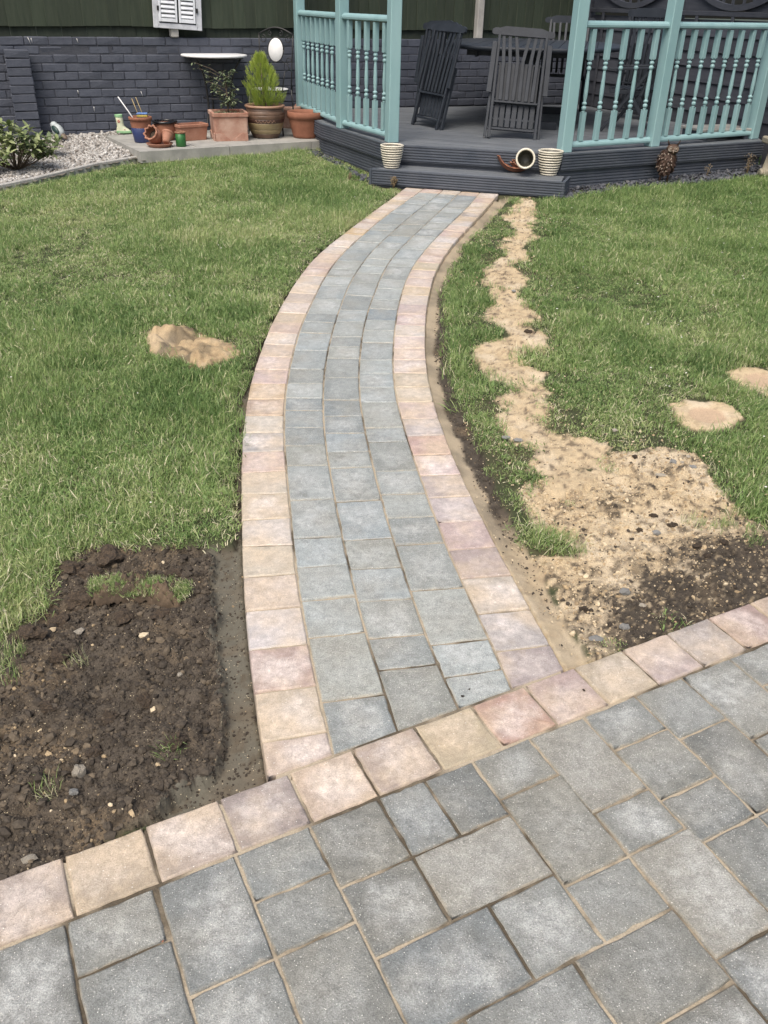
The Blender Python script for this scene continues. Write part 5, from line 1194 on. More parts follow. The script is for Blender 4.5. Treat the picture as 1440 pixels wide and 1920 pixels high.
# chair pair leaning at the left, chair leaning on the near end of the table
fA = (L(770, 233, DZ)[:2] + L(822, 245, DZ)[:2]) / 2
folded_chair('folded charcoal garden chair leaning at the left of the table, front of the pair', (fA[0], fA[1], DZ), R(-57), R(-15), R(1))
folded_chair('folded charcoal garden chair half hidden behind the front one of the pair', (fA[0] + .02, fA[1] + .22, DZ), R(-57), R(-10), R(-2))
fC = (L(907, 260, DZ)[:2] + L(1010, 263, DZ)[:2]) / 2
folded_chair('folded charcoal garden chair leaning against the near end of the table', (fC[0], fC[1], DZ), R(-3), R(-17), R(3))
folded_chair('folded charcoal garden chair standing upright against the dark lap fence', (2.66, 10.55, DZ), R(-52), R(-5), 0, fs_=False)
open_chair('open charcoal garden chair at the far side of the table', (1.95, 11.05, DZ), R(-12))
open_chair('open charcoal garden chair beside the right end of the table behind the railing', (2.42, 9.55, DZ), R(-115))
# oval table
TC = (1.47, 10.28); t = thing('garden_table', 'large oval charcoal painted wooden garden table on pedestal legs', 'table', (*TC, DZ), R(-12))
nsl = 15; ax, by = .90, 1.18
for k in range(nsl):
    x0, x1 = -ax + 2 * ax * k / nsl + .003, -ax + 2 * ax * (k + 1) / nsl - .003
    yy = lambda x: by * max(0.0, 1 - abs(x / ax) ** 2.4) ** (1 / 2.4)
    xx = [x0, (x0 + x1) / 2, x1]; poly = [(x, -yy(x)) for x in xx] + [(x, yy(x)) for x in xx[::-1]]
    poly = [p_ for i, p_ in enumerate(poly) if i == 0 or (abs(p_[0] - poly[i - 1][0]) + abs(p_[1] - poly[i - 1][1])) > 1e-4]
    b = MB(); b.prism(poly, .712, .738); b.build('table_slat', M_furn, t)
b = MB()
pts = [((ax + .004) * math.copysign(abs(math.cos(a)) ** (2 / 2.4), math.cos(a)), (by + .004) * math.copysign(abs(math.sin(a)) ** (2 / 2.4), math.sin(a)), .722) for a in [2 * math.pi * k / 64 for k in range(65)]]
b.tube(pts, .021, 8, cap=False); b.build('edge_moulding', M_furn, t)
for y in (-.78, .72):
    furn(t, 'pedestal_leg', (0, y, .06), (0, y, .68), .075, .055); furn(t, 'foot', (-.36, y, .035), (.36, y, .035), .07, .07, up=(0, 0, 1)); furn(t, 'cross_bearer', (-.6, y, .675), (.6, y, .675), .05, .06, up=(0, 0, 1))
furn(t, 'stretcher', (0, -.78, .20), (0, .72, .20), .05, .09, up=(0, 0, 1)); 
for x in (-.5, .5): furn(t, 'apron', (x, -.85, .67), (x, .85, .67), .022, .07, up=(0, 0, 1))
# low platform by the fence
q = L(1340, 246, DZ + .07); t = thing('low_timber_platform', 'low grey wooden platform on the deck behind the right railing', 'platform', (q[0] + .05, q[1] + .12, DZ), R(20))
for k in range(4): b = MB(); b.box((0, -.135 + k * .09, .085), (.58, .084, .022), .003); b.build('board', M_slab, t)
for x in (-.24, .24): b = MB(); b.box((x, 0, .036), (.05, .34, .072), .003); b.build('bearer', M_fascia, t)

# ================================================================== SCATTERED GROUND COVER (stuff)
def leafy_material(name, ramp, rough=0.55, transl=0.25, inst=True, worldn=True):
    m = bpy.data.materials.new(name); m.use_nodes = True; nt = m.node_tree; b = nt.nodes["Principled BSDF"]; out = nt.nodes["Material Output"]
    b.inputs['Roughness'].default_value = rough; b.inputs['Specular IOR Level'].default_value = 0.3
    at = node(nt, 'ShaderNodeAttribute', attribute_name='bt')                      # blade by blade
    ti = node(nt, 'ShaderNodeAttribute', attribute_name='tint', attribute_type='INSTANCER')   # tuft by tuft
    ad = node(nt, 'ShaderNodeMath', operation='MULTIPLY_ADD'); ad.inputs[1].default_value = 0.55
    nt.links.new(at.outputs['Fac'], ad.inputs[0])
    if inst: nt.links.new(ti.outputs['Fac'], ad.inputs[2])
    else: ad.inputs[2].default_value = 0.0; ad.inputs[1].default_value = 1.0
    cr = node(nt, 'ShaderNodeValToRGB'); e = cr.color_ramp.elements
    while len(e) < len(ramp): e.new(0.5)
    for i, (p_, c_) in enumerate(ramp): e[i].position = p_; e[i].color = (*c_, 1)
    nt.links.new(ad.outputs[0], cr.inputs[0]); nt.links.new(cr.outputs[0], b.inputs['Base Color'])
    tr = node(nt, 'ShaderNodeBsdfTranslucent'); nt.links.new(cr.outputs[0], tr.inputs[0])
    mx = node(nt, 'ShaderNodeMixShader'); mx.inputs[0].default_value = transl
    nt.links.new(b.outputs[0], mx.inputs[1]); nt.links.new(tr.outputs[0], mx.inputs[2]); nt.links.new(mx.outputs[0], out.inputs[0])
    return m
def scatter(name, pts, rots, scl, tint, idx, protos, kind='stuff'):
    """one object of points; every point carries one of the prototype meshes"""
    col = bpy.data.collections.new(name + '_kinds')
    for k, me in enumerate(protos):
        o = bpy.data.objects.new('%s_%02d' % (name, k), me); col.objects.link(o)
    n = len(pts); me = bpy.data.meshes.new(name); me.vertices.add(n); me.vertices.foreach_set('co', np.asarray(pts, np.float32).ravel()); me.update()
    def attr(nm, ty, arr, key):
        a = me.attributes.new(nm, ty, 'POINT'); a.data.foreach_set(key, np.ascontiguousarray(arr).ravel())
    attr('rot', 'FLOAT_VECTOR', np.asarray(rots, np.float32), 'vector'); attr('scl', 'FLOAT_VECTOR', np.asarray(scl, np.float32), 'vector')
    attr('tint', 'FLOAT', np.asarray(tint, np.float32), 'value'); attr('pick', 'INT', np.asarray(idx, np.int32), 'value')
    o = put(name, me, None)
    g = bpy.data.node_groups.new(name, 'GeometryNodeTree')
    g.interface.new_socket('Geometry', in_out='INPUT', socket_type='NodeSocketGeometry'); g.interface.new_socket('Geometry', in_out='OUTPUT', socket_type='NodeSocketGeometry')
    gi, go = g.nodes.new('NodeGroupInput'), g.nodes.new('NodeGroupOutput')
    ci = g.nodes.new('GeometryNodeCollectionInfo'); ci.inputs['Collection'].default_value = col; ci.inputs['Separate Children'].default_value = True; ci.inputs['Reset Children'].default_value = True
    ip = g.nodes.new('GeometryNodeInstanceOnPoints'); ip.inputs['Pick Instance'].default_value = True
    def na(nm, ty):
        q = g.nodes.new('GeometryNodeInputNamedAttribute'); q.data_type = ty; q.inputs['Name'].default_value = nm
        return q.outputs['Attribute']
    g.links.new(gi.outputs[0], ip.inputs['Points']); g.links.new(ci.outputs[0], ip.inputs['Instance'])
    g.links.new(na('pick', 'INT'), ip.inputs['Instance Index'])
    er = g.nodes.new('FunctionNodeEulerToRotation'); g.links.new(na('rot', 'FLOAT_VECTOR'), er.inputs[0]); g.links.new(er.outputs[0], ip.inputs['Rotation'])
    g.links.new(na('scl', 'FLOAT_VECTOR'), ip.inputs['Scale']); g.links.new(ip.outputs[0], go.inputs[0])
    md = o.modifiers.new('tufts', 'NODES'); md.node_group = g
    return tag(o, kind=kind)

grass_ramp = [(0.0, (0.066, 0.122, 0.040)), (0.28, (0.145, 0.240, 0.076)), (0.55, (0.255, 0.350, 0.125)), (0.80, (0.42, 0.45, 0.22)), (1.0, (0.64, 0.60, 0.42))]
M_grass = leafy_material('grass_blades', grass_ramp, rough=.42)
def tuft(seed, n, rad, l0, l1, lay=0.9, w0=0.0011, w1=0.0020):
    rn = random.Random(seed); v, f, bt = [], [], []
    for _ in range(n):
        a = rn.random() * 6.283; q = rad * math.sqrt(rn.random()); x, y = q * math.cos(a), q * math.sin(a)
        ln = rn.uniform(l0, l1) * (1.5 if rn.random() < .06 else 1); hd = rn.random() * 6.283; ben = rn.uniform(0.35, lay * 1.15); w = rn.uniform(w0, w1)
        dx, dy = math.cos(hd), math.sin(hd); px, py = -dy * w, dx * w
        t = rn.random(); t = t * 0.70 if rn.random() > 0.09 else rn.uniform(.85, 1.0) * 1.4
        o = len(v); e1 = ben * 0.75; e2 = min(ben * 1.25, 1.85)
        x1, y1, z1 = x + dx * ln * .5 * math.sin(e1), y + dy * ln * .5 * math.sin(e1), ln * .5 * math.cos(e1)
        x2, y2, z2 = x1 + dx * ln * .5 * math.sin(e2), y1 + dy * ln * .5 * math.sin(e2), z1 + ln * .5 * math.cos(e2)
        v += [(x - px, y - py, -.004), (x + px, y + py, -.004), (x1 + px * .9, y1 + py * .9, z1), (x1 - px * .9, y1 - py * .9, z1), (x2, y2, max(z2, 0.004))]
        f += [(o, o + 1, o + 2, o + 3), (o + 3, o + 2, o + 4)]; bt += [t] * 5
    me = bpy.data.meshes.new('tuft'); me.from_pydata(v, [], f); me.update()
    a = me.attributes.new('bt', 'FLOAT', 'POINT'); a.data.foreach_set('value', np.array(bt, np.float32)); me.materials.append(M_grass); return me
tufts = [tuft(k, 74, .060, .018, .037, 1.35, .0008, .0016) for k in range(5)] + [tuft(20 + k, 44, .045, .012, .026, 1.3, .0008, .0015) for k in range(3)] + [tuft(30 + k, 38, .055, .028, .056, 1.4, .0008, .0014) for k in range(3)]
# where grass grows: everywhere on the lawn that is not dug, sanded, paved or decked
N = 66000
ys_ = 1.3 + (9.9 - 1.3) * rng.random(N * 2); hw = (0.857 * ys_ + 0.55) * 0.4514 + 0.55
xs_ = (rng.random(N * 2) * 2 - 1) * 4.9
keep = (np.abs(xs_) < hw)
xs_, ys_ = xs_[keep], ys_[keep]
m_all = np.minimum.reduce([dpath - 0.034 + 0.022 * n2, dpatio - 0.0, dsoil - 0.012, np.where(dtr < 0, dtr, dtr - 0.012), dst - 0.014, dbare + 0.09 * n2 + 0.01, dtrail + 0.10 * n2 + 0.008, dpile - .006 + .02 * n2, dr1 - .010 + .02 * n2, dr2 - .010 + .02 * n2, ddeck + .02, dslate + 0.03, dgrav - 0.035])
ma = at_grid(m_all, xs_, ys_)
slabP = np.array([e0, e0 + sdir * tot, e0 + sdir * tot + snm * 1.3, e0 + snm * 1.3]); dsl = sdf(slabP, xs_, ys_)
stepP = np.array(SP); dsp = sdf(stepP, xs_, ys_)
ddk = sdf(DECKP, xs_, ys_)
ok = (ma > 0) & (dsl > 0.012) & (dsp > 0.03) & (ddk > 0.06) & ((xs_ * WN[0] + ys_ * WN[1]) < (W0 @ WN) - .03)
dens = np.clip(0.92 + 0.5 * fbm(xs_, ys_, 1.3, 3, 201) + 0.5 * fbm(xs_, ys_, 6, 3, 202), 0.35, 1)
# thinner, trodden turf beside the path on the right
dens *= np.clip(0.35 + at_grid(np.minimum(dtrail, dbare), xs_, ys_) / 0.35, 0.45, 1)
ok &= rng.random(len(xs_)) < dens
baren = (at_grid(np.minimum(dtrail, dbare), xs_, ys_) < 0.03) & (rng.random(len(xs_)) < .35); ok &= ~(baren & (fbm(xs_, ys_, 10, 3, 230) < .1))
xs_, ys_ = xs_[ok], ys_[ok]; n = len(xs_)
zz = gz(xs_, ys_) + at_grid(dz, xs_, ys_)
longg = fbm(xs_, ys_, 1.8, 3, 210) + 0.25 * (xs_ < -0.8) * (ys_ < 5) + 0.2 * (xs_ > 1.6)
edge = at_grid(m_all, xs_, ys_) < 0.05
pick = np.where(longg + rng.normal(0, .35, n) > 0.32, 8 + rng.integers(0, 3, n), np.where((longg < -0.15) | edge, 5 + rng.integers(0, 3, n), rng.integers(0, 5, n)))
dry = fbm(xs_, ys_, 1.1, 4, 220) - .25 * (xs_ > 1.1); dry2 = fbm(xs_, ys_, 5, 3, 221)
tint = 0.20 + 0.26 * dry + 0.22 * dry2 + 0.06 * (ys_ > 6) + rng.normal(0, .05, n) + 0.10 * ((xs_ > .6) & (xs_ < 1.5) & (ys_ < 5)) + 0.07 * edge
s_ = np.clip(rng.normal(1.0, .18, n), .6, 1.5); hgt = s_ * np.clip(0.95 + 0.5 * longg, .6, 1.4)
scatter('grass', np.stack([xs_, ys_, zz], 1), np.stack([rng.normal(0, .22, n), rng.normal(0, .22, n), rng.random(n) * 6.283], 1), np.stack([s_, s_, hgt], 1), np.clip(tint, 0, .8), pick, tufts)

# loose crumbs of soil, chippings and pebbles
def stone(seed, rough=.25, sub=1, flat=.7, mat=None):
    bm = bmesh.new(); bmesh.ops.create_icosphere(bm, subdivisions=sub, radius=.5); rn = random.Random(seed)
    for v in bm.verts: v.co *= 1 + rn.uniform(-rough, rough); v.co.z *= flat; v.co.y *= .8
    me = bpy.data.meshes.new('stone'); bm.to_mesh(me); bm.free(); me.materials.append(mat)
    me.polygons.foreach_set('use_smooth', [rough < .2] * len(me.polygons)); return me
def crumb_material(name, ramp, rough=.85, mottle=0.25):
    m = bpy.data.materials.new(name); m.use_nodes = True; nt = m.node_tree; b = nt.nodes["Principled BSDF"]; b.inputs['Roughness'].default_value = rough; b.inputs['Specular IOR Level'].default_value = .3
    ti = node(nt, 'ShaderNodeAttribute', attribute_name='tint', attribute_type='INSTANCER'); cr = node(nt, 'ShaderNodeValToRGB'); e = cr.color_ramp.elements
    while len(e) < len(ramp): e.new(.5)
    for i, (p_, c_) in enumerate(ramp): e[i].position = p_; e[i].color = (*c_, 1)
    nt.links.new(ti.outputs['Fac'], cr.inputs[0])
    tc = node(nt, 'ShaderNodeTexCoord'); nn = node(nt, 'ShaderNodeTexNoise'); nn.inputs['Scale'].default_value = 3.0; nn.inputs['Detail'].default_value = 6; nt.links.new(tc.outputs['Object'], nn.inputs['Vector'])
    mr = node(nt, 'ShaderNodeMapRange'); mr.inputs[1].default_value = .3; mr.inputs[2].default_value = .7; mr.inputs[3].default_value = 1 - mottle; mr.inputs[4].default_value = 1 + mottle; nt.links.new(nn.outputs['Fac'], mr.inputs[0])
    sc_ = node(nt, 'ShaderNodeVectorMath', operation='SCALE'); nt.links.new(cr.outputs[0], sc_.inputs[0]); nt.links.new(mr.outputs[0], sc_.inputs['Scale']); nt.links.new(sc_.outputs[0], b.inputs['Base Color'])
    return m
M_crumb = crumb_material('soil_crumbs', [(0, (0.030, 0.024, 0.019)), (.45, (0.070, 0.058, 0.045)), (.75, (0.135, 0.107, 0.075)), (.86, (0.36, 0.27, 0.16)), (1, (0.56, 0.47, 0.33))])
M_peb = crumb_material('pale_pebbles', [(0, (0.15, 0.13, 0.11)), (.35, (0.30, 0.285, 0.265)), (.7, (0.45, 0.44, 0.42)), (1, (0.64, 0.635, 0.62))], rough=.7)
M_chip = crumb_material('slate_chips', [(0, (0.045, 0.050, 0.062)), (.6, (0.085, 0.09, 0.105)), (1, (0.17, 0.165, 0.16))], rough=.6)
crumbs = [stone(k, .34, 1, .75, M_crumb) for k in range(5)]; pebs = [stone(30 + k, .13, 2, .6, M_peb) for k in range(5)]; chips = [stone(60 + k, .38, 1, .3, M_chip) for k in range(5)]
def rand_in(D, n, lo=-1e9, hi=0.0, y0=1.0, y1=10.5, half=5.0):
    y = y0 + (y1 - y0) * rng.random(n); x = (rng.random(n) * 2 - 1) * half; d = at_grid(D, x, y); k = (d < hi) & (d > lo) & (np.abs(x) < (.857 * y + .55) * .4514 + .5); return x[k], y[k]
def crumb_field(name, D, n, size, pal, protos=crumbs, sunk=.25, **kw):
    x, y = rand_in(D, n, **kw); m = len(x); s = size(m); z = gz(x, y) + at_grid(dz, x, y) + s * (.3 - sunk)
    return scatter(name, np.stack([x, y, z], 1), rng.random((m, 3)) * 6.283 * np.array([.15, .15, 1]), np.stack([s, s, s], 1), pal(m, x, y), rng.integers(0, len(protos), m), protos)
ln_ = lambda mu, sg, mx: (lambda m: np.minimum(np.exp(rng.normal(math.log(mu), sg, m)), mx))
crumb_field('soil_crumbs', dsoil + .0, 190000, ln_(.0055, .62, .032), lambda m, x, y: np.clip(rng.beta(2, 3.2, m) * .85 + .25 * np.clip(fbm(x, y, 8, 3, 14), 0, 1) + (rng.random(m) < .016) * .5, 0, 1), y0=1.0, y1=2.9, half=2.2, hi=0.012)
crumb_field('trench_crumbs', np.where(dsoil < 0, 1, dtr), 60000, ln_(.004, .5, .012), lambda m, x, y: np.clip(rng.beta(2, 3, m) * .7 + (rng.random(m) < .06) * .5, 0, 1), y0=1.0, y1=4.6, half=1.4, lo=-.035 if False else -1)
crumb_field('furrow_crumbs', np.where(dpath > .045, dst, 1), 60000, ln_(.0055, .5, .016), lambda m, x, y: np.clip(rng.beta(2, 3, m) * .75 + (rng.random(m) < .05) * .5, 0, 1), y0=2.0, y1=6.5, half=1.8)
def barepal(m, x, y):
    w = at_grid(bare_w, x, y); return np.clip(np.where(rng.random(m) < w * .62 + .14, rng.beta(2, 3, m) * .6, rng.uniform(.8, 1, m)), 0, 1)
crumb_field('sandy_crumbs', np.where(dst < 0, 1, dbare), 100000, ln_(.0042, .60, .022), barepal, y0=1.6, y1=3.6, half=2.4, hi=.01)
crumb_field('sand_grains', np.minimum(dtrail, dst + 5), 70000, ln_(.0038, .5, .012), lambda m, x, y: np.where(rng.random(m) < .86, rng.uniform(.86, 1, m), rng.uniform(0, .7, m)), y0=2.4, y1=8, half=2, hi=.02)
# sparse bits thrown over the nearby turf
crumb_field('scattered_grit', np.minimum(dtrail, dbare), 26000, ln_(.0045, .45, .012), lambda m, x, y: np.where(rng.random(m) < .75, rng.uniform(.85, 1, m), rng.uniform(0, .5, m)), y0=1.8, y1=7, half=2.2, lo=.0, hi=.16, sunk=-1.4)
# gravel bed
x = rng.uniform(-5.2, -1.9, 26000); y = rng.uniform(7.2, 10.4, 26000); k = sdf(GRAVEL, x, y) < -.03; k &= ((x * WN[0] + y * WN[1]) < (W0 @ WN) - .01) & (sdf(slabP, x, y) > 0.01); x, y = x[k], y[k]; m = len(x); s = np.clip(rng.normal(.032, .009, m), .014, .06)
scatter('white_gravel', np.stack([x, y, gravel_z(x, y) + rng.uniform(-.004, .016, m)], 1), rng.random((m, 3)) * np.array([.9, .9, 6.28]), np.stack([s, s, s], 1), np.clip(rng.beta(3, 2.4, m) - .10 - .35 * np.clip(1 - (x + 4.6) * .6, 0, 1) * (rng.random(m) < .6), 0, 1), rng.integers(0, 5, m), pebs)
x = rng.uniform(-1.4, 4, 30000); y = rng.uniform(7.2, 10.4, 30000); D = np.minimum(sdf(SLATE, x, y), sdf(SLATE2, x, y)); k = (D < -.0) & (sdf(DECKP, x, y) > -.12) & (sdf(stepP, x, y) > .0); x, y = x[k], y[k]; m = len(x); s = np.clip(rng.normal(.032, .011, m), .012, .06)
scatter('slate_chippings', np.stack([x, y, gz(x, y) - .012 + rng.uniform(0, .022, m)], 1), rng.random((m, 3)) * np.array([.8, .8, 6.28]), np.stack([s, s, s], 1), rng.beta(2, 3, m), rng.integers(0, 5, m), chips)

# ------------------------------------------------------------------ single stones and clods one can point to
M_flint = material('buff_stone', (0.34, 0.30, 0.24), (0.46, 0.42, 0.35), rough=.85, scale=30, bump=.003)
M_flintg = material('grey_stone', (0.20, 0.20, 0.19), (0.32, 0.32, 0.31), rough=.8, scale=30, bump=.003)
M_clod = material('dark_clod', (0.040, 0.030, 0.022), (0.115, 0.082, 0.053), rough=.95, scale=9, detail=8, bump=.008, bscale=30)
def clod_mesh(seed, mat):
    bm = bmesh.new(); bmesh.ops.create_icosphere(bm, subdivisions=3, radius=.5)
    from mathutils import noise as mn
    for v in bm.verts:
        p = v.co.copy() * 2.2 + Vector((seed * 7.3, seed * 1.7, 0)); k = 1 + .55 * mn.noise(p) + .38 * mn.noise(p * 2.3) + .25 * mn.noise(p * 5.1) + .14 * mn.noise(p * 11)
        v.co = Vector((v.co.x * k, v.co.y * k * .85, v.co.z * k))
    me = bpy.data.meshes.new('clod'); bm.to_mesh(me); bm.free(); me.materials.append(mat); return me
def lone(px, py, size, label, mat, name='stone', flat=.5, seed=1, sub=2, sx=1.0, rz=0.0, cat='stone', grp=None, lift=0.0):
    P = G(px, py); z = gz(P[0], P[1]) + float(at_grid(dz, np.array([P[0]]), np.array([P[1]]))[0])
    me = clod_mesh(seed, mat) if name == 'clod' else stone(seed, .22, sub, flat, mat); o = put(name, me, None, None, (P[0], P[1], z + size * flat * (.12 if name == 'clod' else .25) + lift), (0.1, 0.05, rz)); o.scale = (size * sx, size, size * (flat if name == 'clod' else 1))
    for p_ in me.polygons: p_.use_smooth = False
    return tag(o, label, cat, grp)
lone(147, 1443, .042, 'upright buff stone standing in the dark soil near the patio edging', M_flint, flat=1.0, seed=3, sx=.7, rz=.4)
lone(143, 1172, .030, 'pale angular stone on the soil just below the overturned turf', M_flint, seed=4, sx=1.4, rz=.9)
lone(137, 1482, .022, 'small flat grey stone just below the upright buff stone', M_flintg, seed=5)
lone(335, 1248, .018, 'small cream stone in the middle right of the dark soil', M_flint, seed=6, rz=1)
lone(55, 1612, .026, 'buff stone at the soil edge beside the leftmost edging blocks', M_flint, seed=7, sx=1.3, rz=.3)
lone(6, 1075, .032, 'pale stone in the lawn at the left edge of the photo', M_flint, seed=8)
lone(10, 1028, .022, 'small pale stone in the left lawn just above the stone at the photo edge', M_flint, seed=9)
lone(1262, 866, .030, 'blue grey stone at the top of the sandy patch, darkest of that cluster', M_flintg, seed=10, flat=.7)
lone(1279, 868, .016, 'small white stone right of the blue grey stone on the sandy patch', M_flint, seed=11)
lone(1299, 877, .028, 'pale blue flat stone on the upper right of the sandy patch', M_flintg, seed=12, flat=.35)
lone(1290, 858, .018, 'small pale stone where the sandy patch meets the grass', M_flint, seed=13)
lone(1241, 887, .030, 'long tan stone lying in the upper sandy patch', M_flint, seed=14, sx=1.6, flat=.35)
lone(1153, 811, .024, 'cream stone lying on the grass above the sandy patch', M_flint, seed=15, lift=.02)
lone(971, 828, .028, 'grey white stone on the sand trail near the path', M_flintg, seed=16, sx=1.5, flat=.4, lift=.008)
lone(948, 823, .026, 'grey stone in the turf just left of the sand trail stone', M_flintg, seed=17, sx=1.4, flat=.4, lift=.012)
lone(1231, 994, .030, 'grey brown stone in the middle of the sandy patch', M_flintg, seed=18, flat=.5)
lone(1171, 1110, .034, 'rounded grey stone in the dark soil on the right', M_flintg, seed=19, flat=.7)
lone(1172, 1171, .030, 'grey stone near the edging in the right hand soil', M_flintg, seed=20, flat=.5)
lone(1120, 1196, .034, 'flat grey stone by the mortar at the path corner', M_flintg, seed=21, flat=.35, sx=1.3)
lone(1206, 910 + 270 - 50, .020, 'small buff stone in the right hand soil', M_flint, seed=22)
lone(963, 548, .026, 'pale stone on the upper sand trail', M_flintg, seed=23, lift=.01)
lone(990, 621, .036, 'dark clod of earth on the upper sand trail', M_clod, 'clod', .8, 24, cat='clod')
for i, (px, py, s_, lb) in enumerate([(1189, 856, .026, 'dark clod at the top left of the sandy patch, nearest the grass'), (1227, 962, .028, 'dark clod in the middle of the sandy patch, upper left of the central pair'),
        (1264, 977, .032, 'dark clod in the middle of the sandy patch, lower right of the central pair'), (1199, 990, .026, 'dark clod left of the grey brown stone on the sandy patch'),
        (1308, 1019, .032, 'larger dark clod at the upper edge of the dark right hand soil'), (1358, 1018, .030, 'dark clod near the right end of the sandy patch edge'),
        (1325, 1042, .026, 'dark clod lying just inside the dark right hand soil'), (1095, 1140, .026, 'dark clod by the mortar strip low on the sandy ground'),
        (1260, 948, .014, 'tiny dark clod just above the central pair on the sandy patch'), (1186, 957, .014, 'tiny dark clod left of the central pair on the sandy patch')]):
    lone(px, py, s_, lb, M_clod, 'clod', .7, 40 + i, cat='clod', grp='dark clods on the sandy patch')
for i, (px, py, s_, lb) in enumerate([(170, 1068, .075, 'dark turf clod behind the left end of the sod strip'), (205, 1040, .085, 'biggest dark turf clod at the top of the soil bed'),
        (128, 1060, .07, 'dark clod at the top left corner of the soil bed'), (146, 1112, .08, 'dark clod touching the left end of the sod strip'), (108, 1150, .065, 'dark clod on the lawn side of the soil, below the sod strip'),
        (58, 1192, .07, 'dark clod where the soil bed meets the left lawn edge'), (272, 1300, .045, 'mid sized clod in the centre of the soil bed'), (200, 1330, .045, 'mid sized clod left of the soil bed centre'),
        (330, 1395, .05, 'clod near the mortar trench low in the soil bed'), (232, 1150, .06, 'clod just below the middle of the sod strip'), (300, 1150, .06, 'clod just below the right part of the sod strip'),
        (112, 1228, .06, 'clod below the pale angular stone, towards the lawn'), (90, 1320, .045, 'clod in the left half of the soil bed above the buff stone'), (175, 1400, .04, 'small clod just above and right of the upright buff stone'),
        (262, 1075, .055, 'clod behind the middle of the sod strip'), (325, 1062, .05, 'clod behind the right end of the sod strip, near the trench')]):
    lone(px, py, s_, lb, M_clod, 'clod', .62, 60 + i, rz=i * 1.3, cat='clod', grp='big clods in the dug soil bed')
# overturned turf across the soil bed: a strip of sod, its grass still on
TA, TB = G(178, 1100), G(350, 1112)
td = np.array(TB[:2] - TA[:2]); tl = np.linalg.norm(td); td /= tl; tn = np.array([-td[1], td[0]])
mb = MB(); nu, nv = 90, 26; vs = []
for i in range(nu + 1):
    for j in range(nv + 1):
        u, v = i / nu, j / nv; a = v * math.pi
        q = TA[:2] + td * (u * tl) + tn * (math.cos(a) * -0.042 * (1 + .12 * math.sin(u * 9)) + .008 * math.sin(u * 5))
        h = (0.052 * math.sin(a) ** .45) * min(1, 6 * u, 6 * (1 - u)) ** .5 * (1 + .10 * math.sin(u * 17 + 1)); k = .034 * (fbm(np.array([u * 3.0]), np.array([v * 1.0]), 9, 4, 88)[0])
        vs.append((q[0] - TA[0], q[1] - TA[1], gz(q[0], q[1]) - gz(TA[0], TA[1]) - .03 + h + k))
mb.add(vs, [(i * (nv + 1) + j, (i + 1) * (nv + 1) + j, (i + 1) * (nv + 1) + j + 1, i * (nv + 1) + j + 1) for i in range(nu) for j in range(nv)], True)
sod = mb.build('turf_sod', M_clod, None, (TA[0], TA[1], gz(TA[0], TA[1])))
tag(sod, 'cut strip of turf lying across the dug soil with grass still on top', 'turf')
m = 210; u = rng.random(m); v = rng.normal(0, .016, m); x = TA[0] + td[0] * u * tl + tn[0] * (v + .005); y = TA[1] + td[1] * u * tl + tn[1] * (v + .005)
g2 = scatter('sod_grass', np.stack([x, y, gz(x, y) + .010 + rng.uniform(-.006, .004, m)], 1), np.stack([rng.normal(0, .3, m), rng.normal(0, .3, m), rng.random(m) * 6.28], 1), np.stack([np.full(m, .55)] * 2 + [rng.uniform(.6, 1.0, m)], 1), rng.uniform(.1, .5, m), rng.integers(5, 8, m), tufts)
# stray blades in the soil, at the kerb foot, by the slabs and in the slate
px_ = [(60, 1470, .3), (70, 1500, .3), (320, 1415, .3), (12, 1240, .9), (20, 1225, .9), (5, 1260, .9), (165, 1240, .3), (1050, 1010, .9), (1065, 1030, .8), (1030, 1000, .9), (1310, 975, .5), (1370, 985, .7), (1420, 1005, .7), (1400, 960, .9)]
P_ = []; 
for a, c, s_ in px_:
    q = G(a, c)
    for _ in range(int(3 * s_) + 1): P_.append((q[0] + rng.normal(0, .02), q[1] + rng.normal(0, .02)))
for _ in range(130):
    u = rng.random(); q = e0 + sdir * tot * u - snm * rng.uniform(.0, .05); P_.append((q[0], q[1]))
for _ in range(60):
    k = rng.integers(0, len(KERB) - 1); u = rng.random(); q = KERB[k] * (1 - u) + KERB[k + 1] * u; P_.append((q[0] + rng.uniform(0, .03), q[1] - .045))
P_ = np.array(P_); m = len(P_); zz = gz(P_[:, 0], P_[:, 1]) + at_grid(dz, P_[:, 0], P_[:, 1])
scatter('stray_grass', np.concatenate([P_, zz[:, None]], 1), np.stack([rng.normal(0, .2, m), rng.normal(0, .2, m), rng.random(m) * 6.28], 1), np.stack([np.full(m, .6), np.full(m, .6), rng.uniform(.7, 1.5, m)], 1), rng.uniform(.1, .6, m), 8 + rng.integers(0, 3, m), tufts)
# daisies and clover heads dotted through the right-hand lawn
M_daisy = material('daisy_white', (0.75, 0.74, 0.68), rough=.7, scale=5)
b = MB(); b.lathe([(.0005, 0), (.5, .05), (.42, .22), (.0005, .25)], 8); dm = b.mesh('daisy'); dm.materials.append(M_daisy)
x, y = rand_in(-m_all, 420, hi=-.05, y0=2.5, y1=8.5, half=3.6); k = (x > .9) | (rng.random(len(x)) < .25); x, y = x[k], y[k]; m = len(x)
scatter('daisies', np.stack([x, y, gz(x, y) + .028 + rng.uniform(-.006, .008, m)], 1), np.zeros((m, 3)), np.repeat(rng.uniform(.006, .012, m)[:, None], 3, 1), np.zeros(m), np.zeros(m, int), [dm])
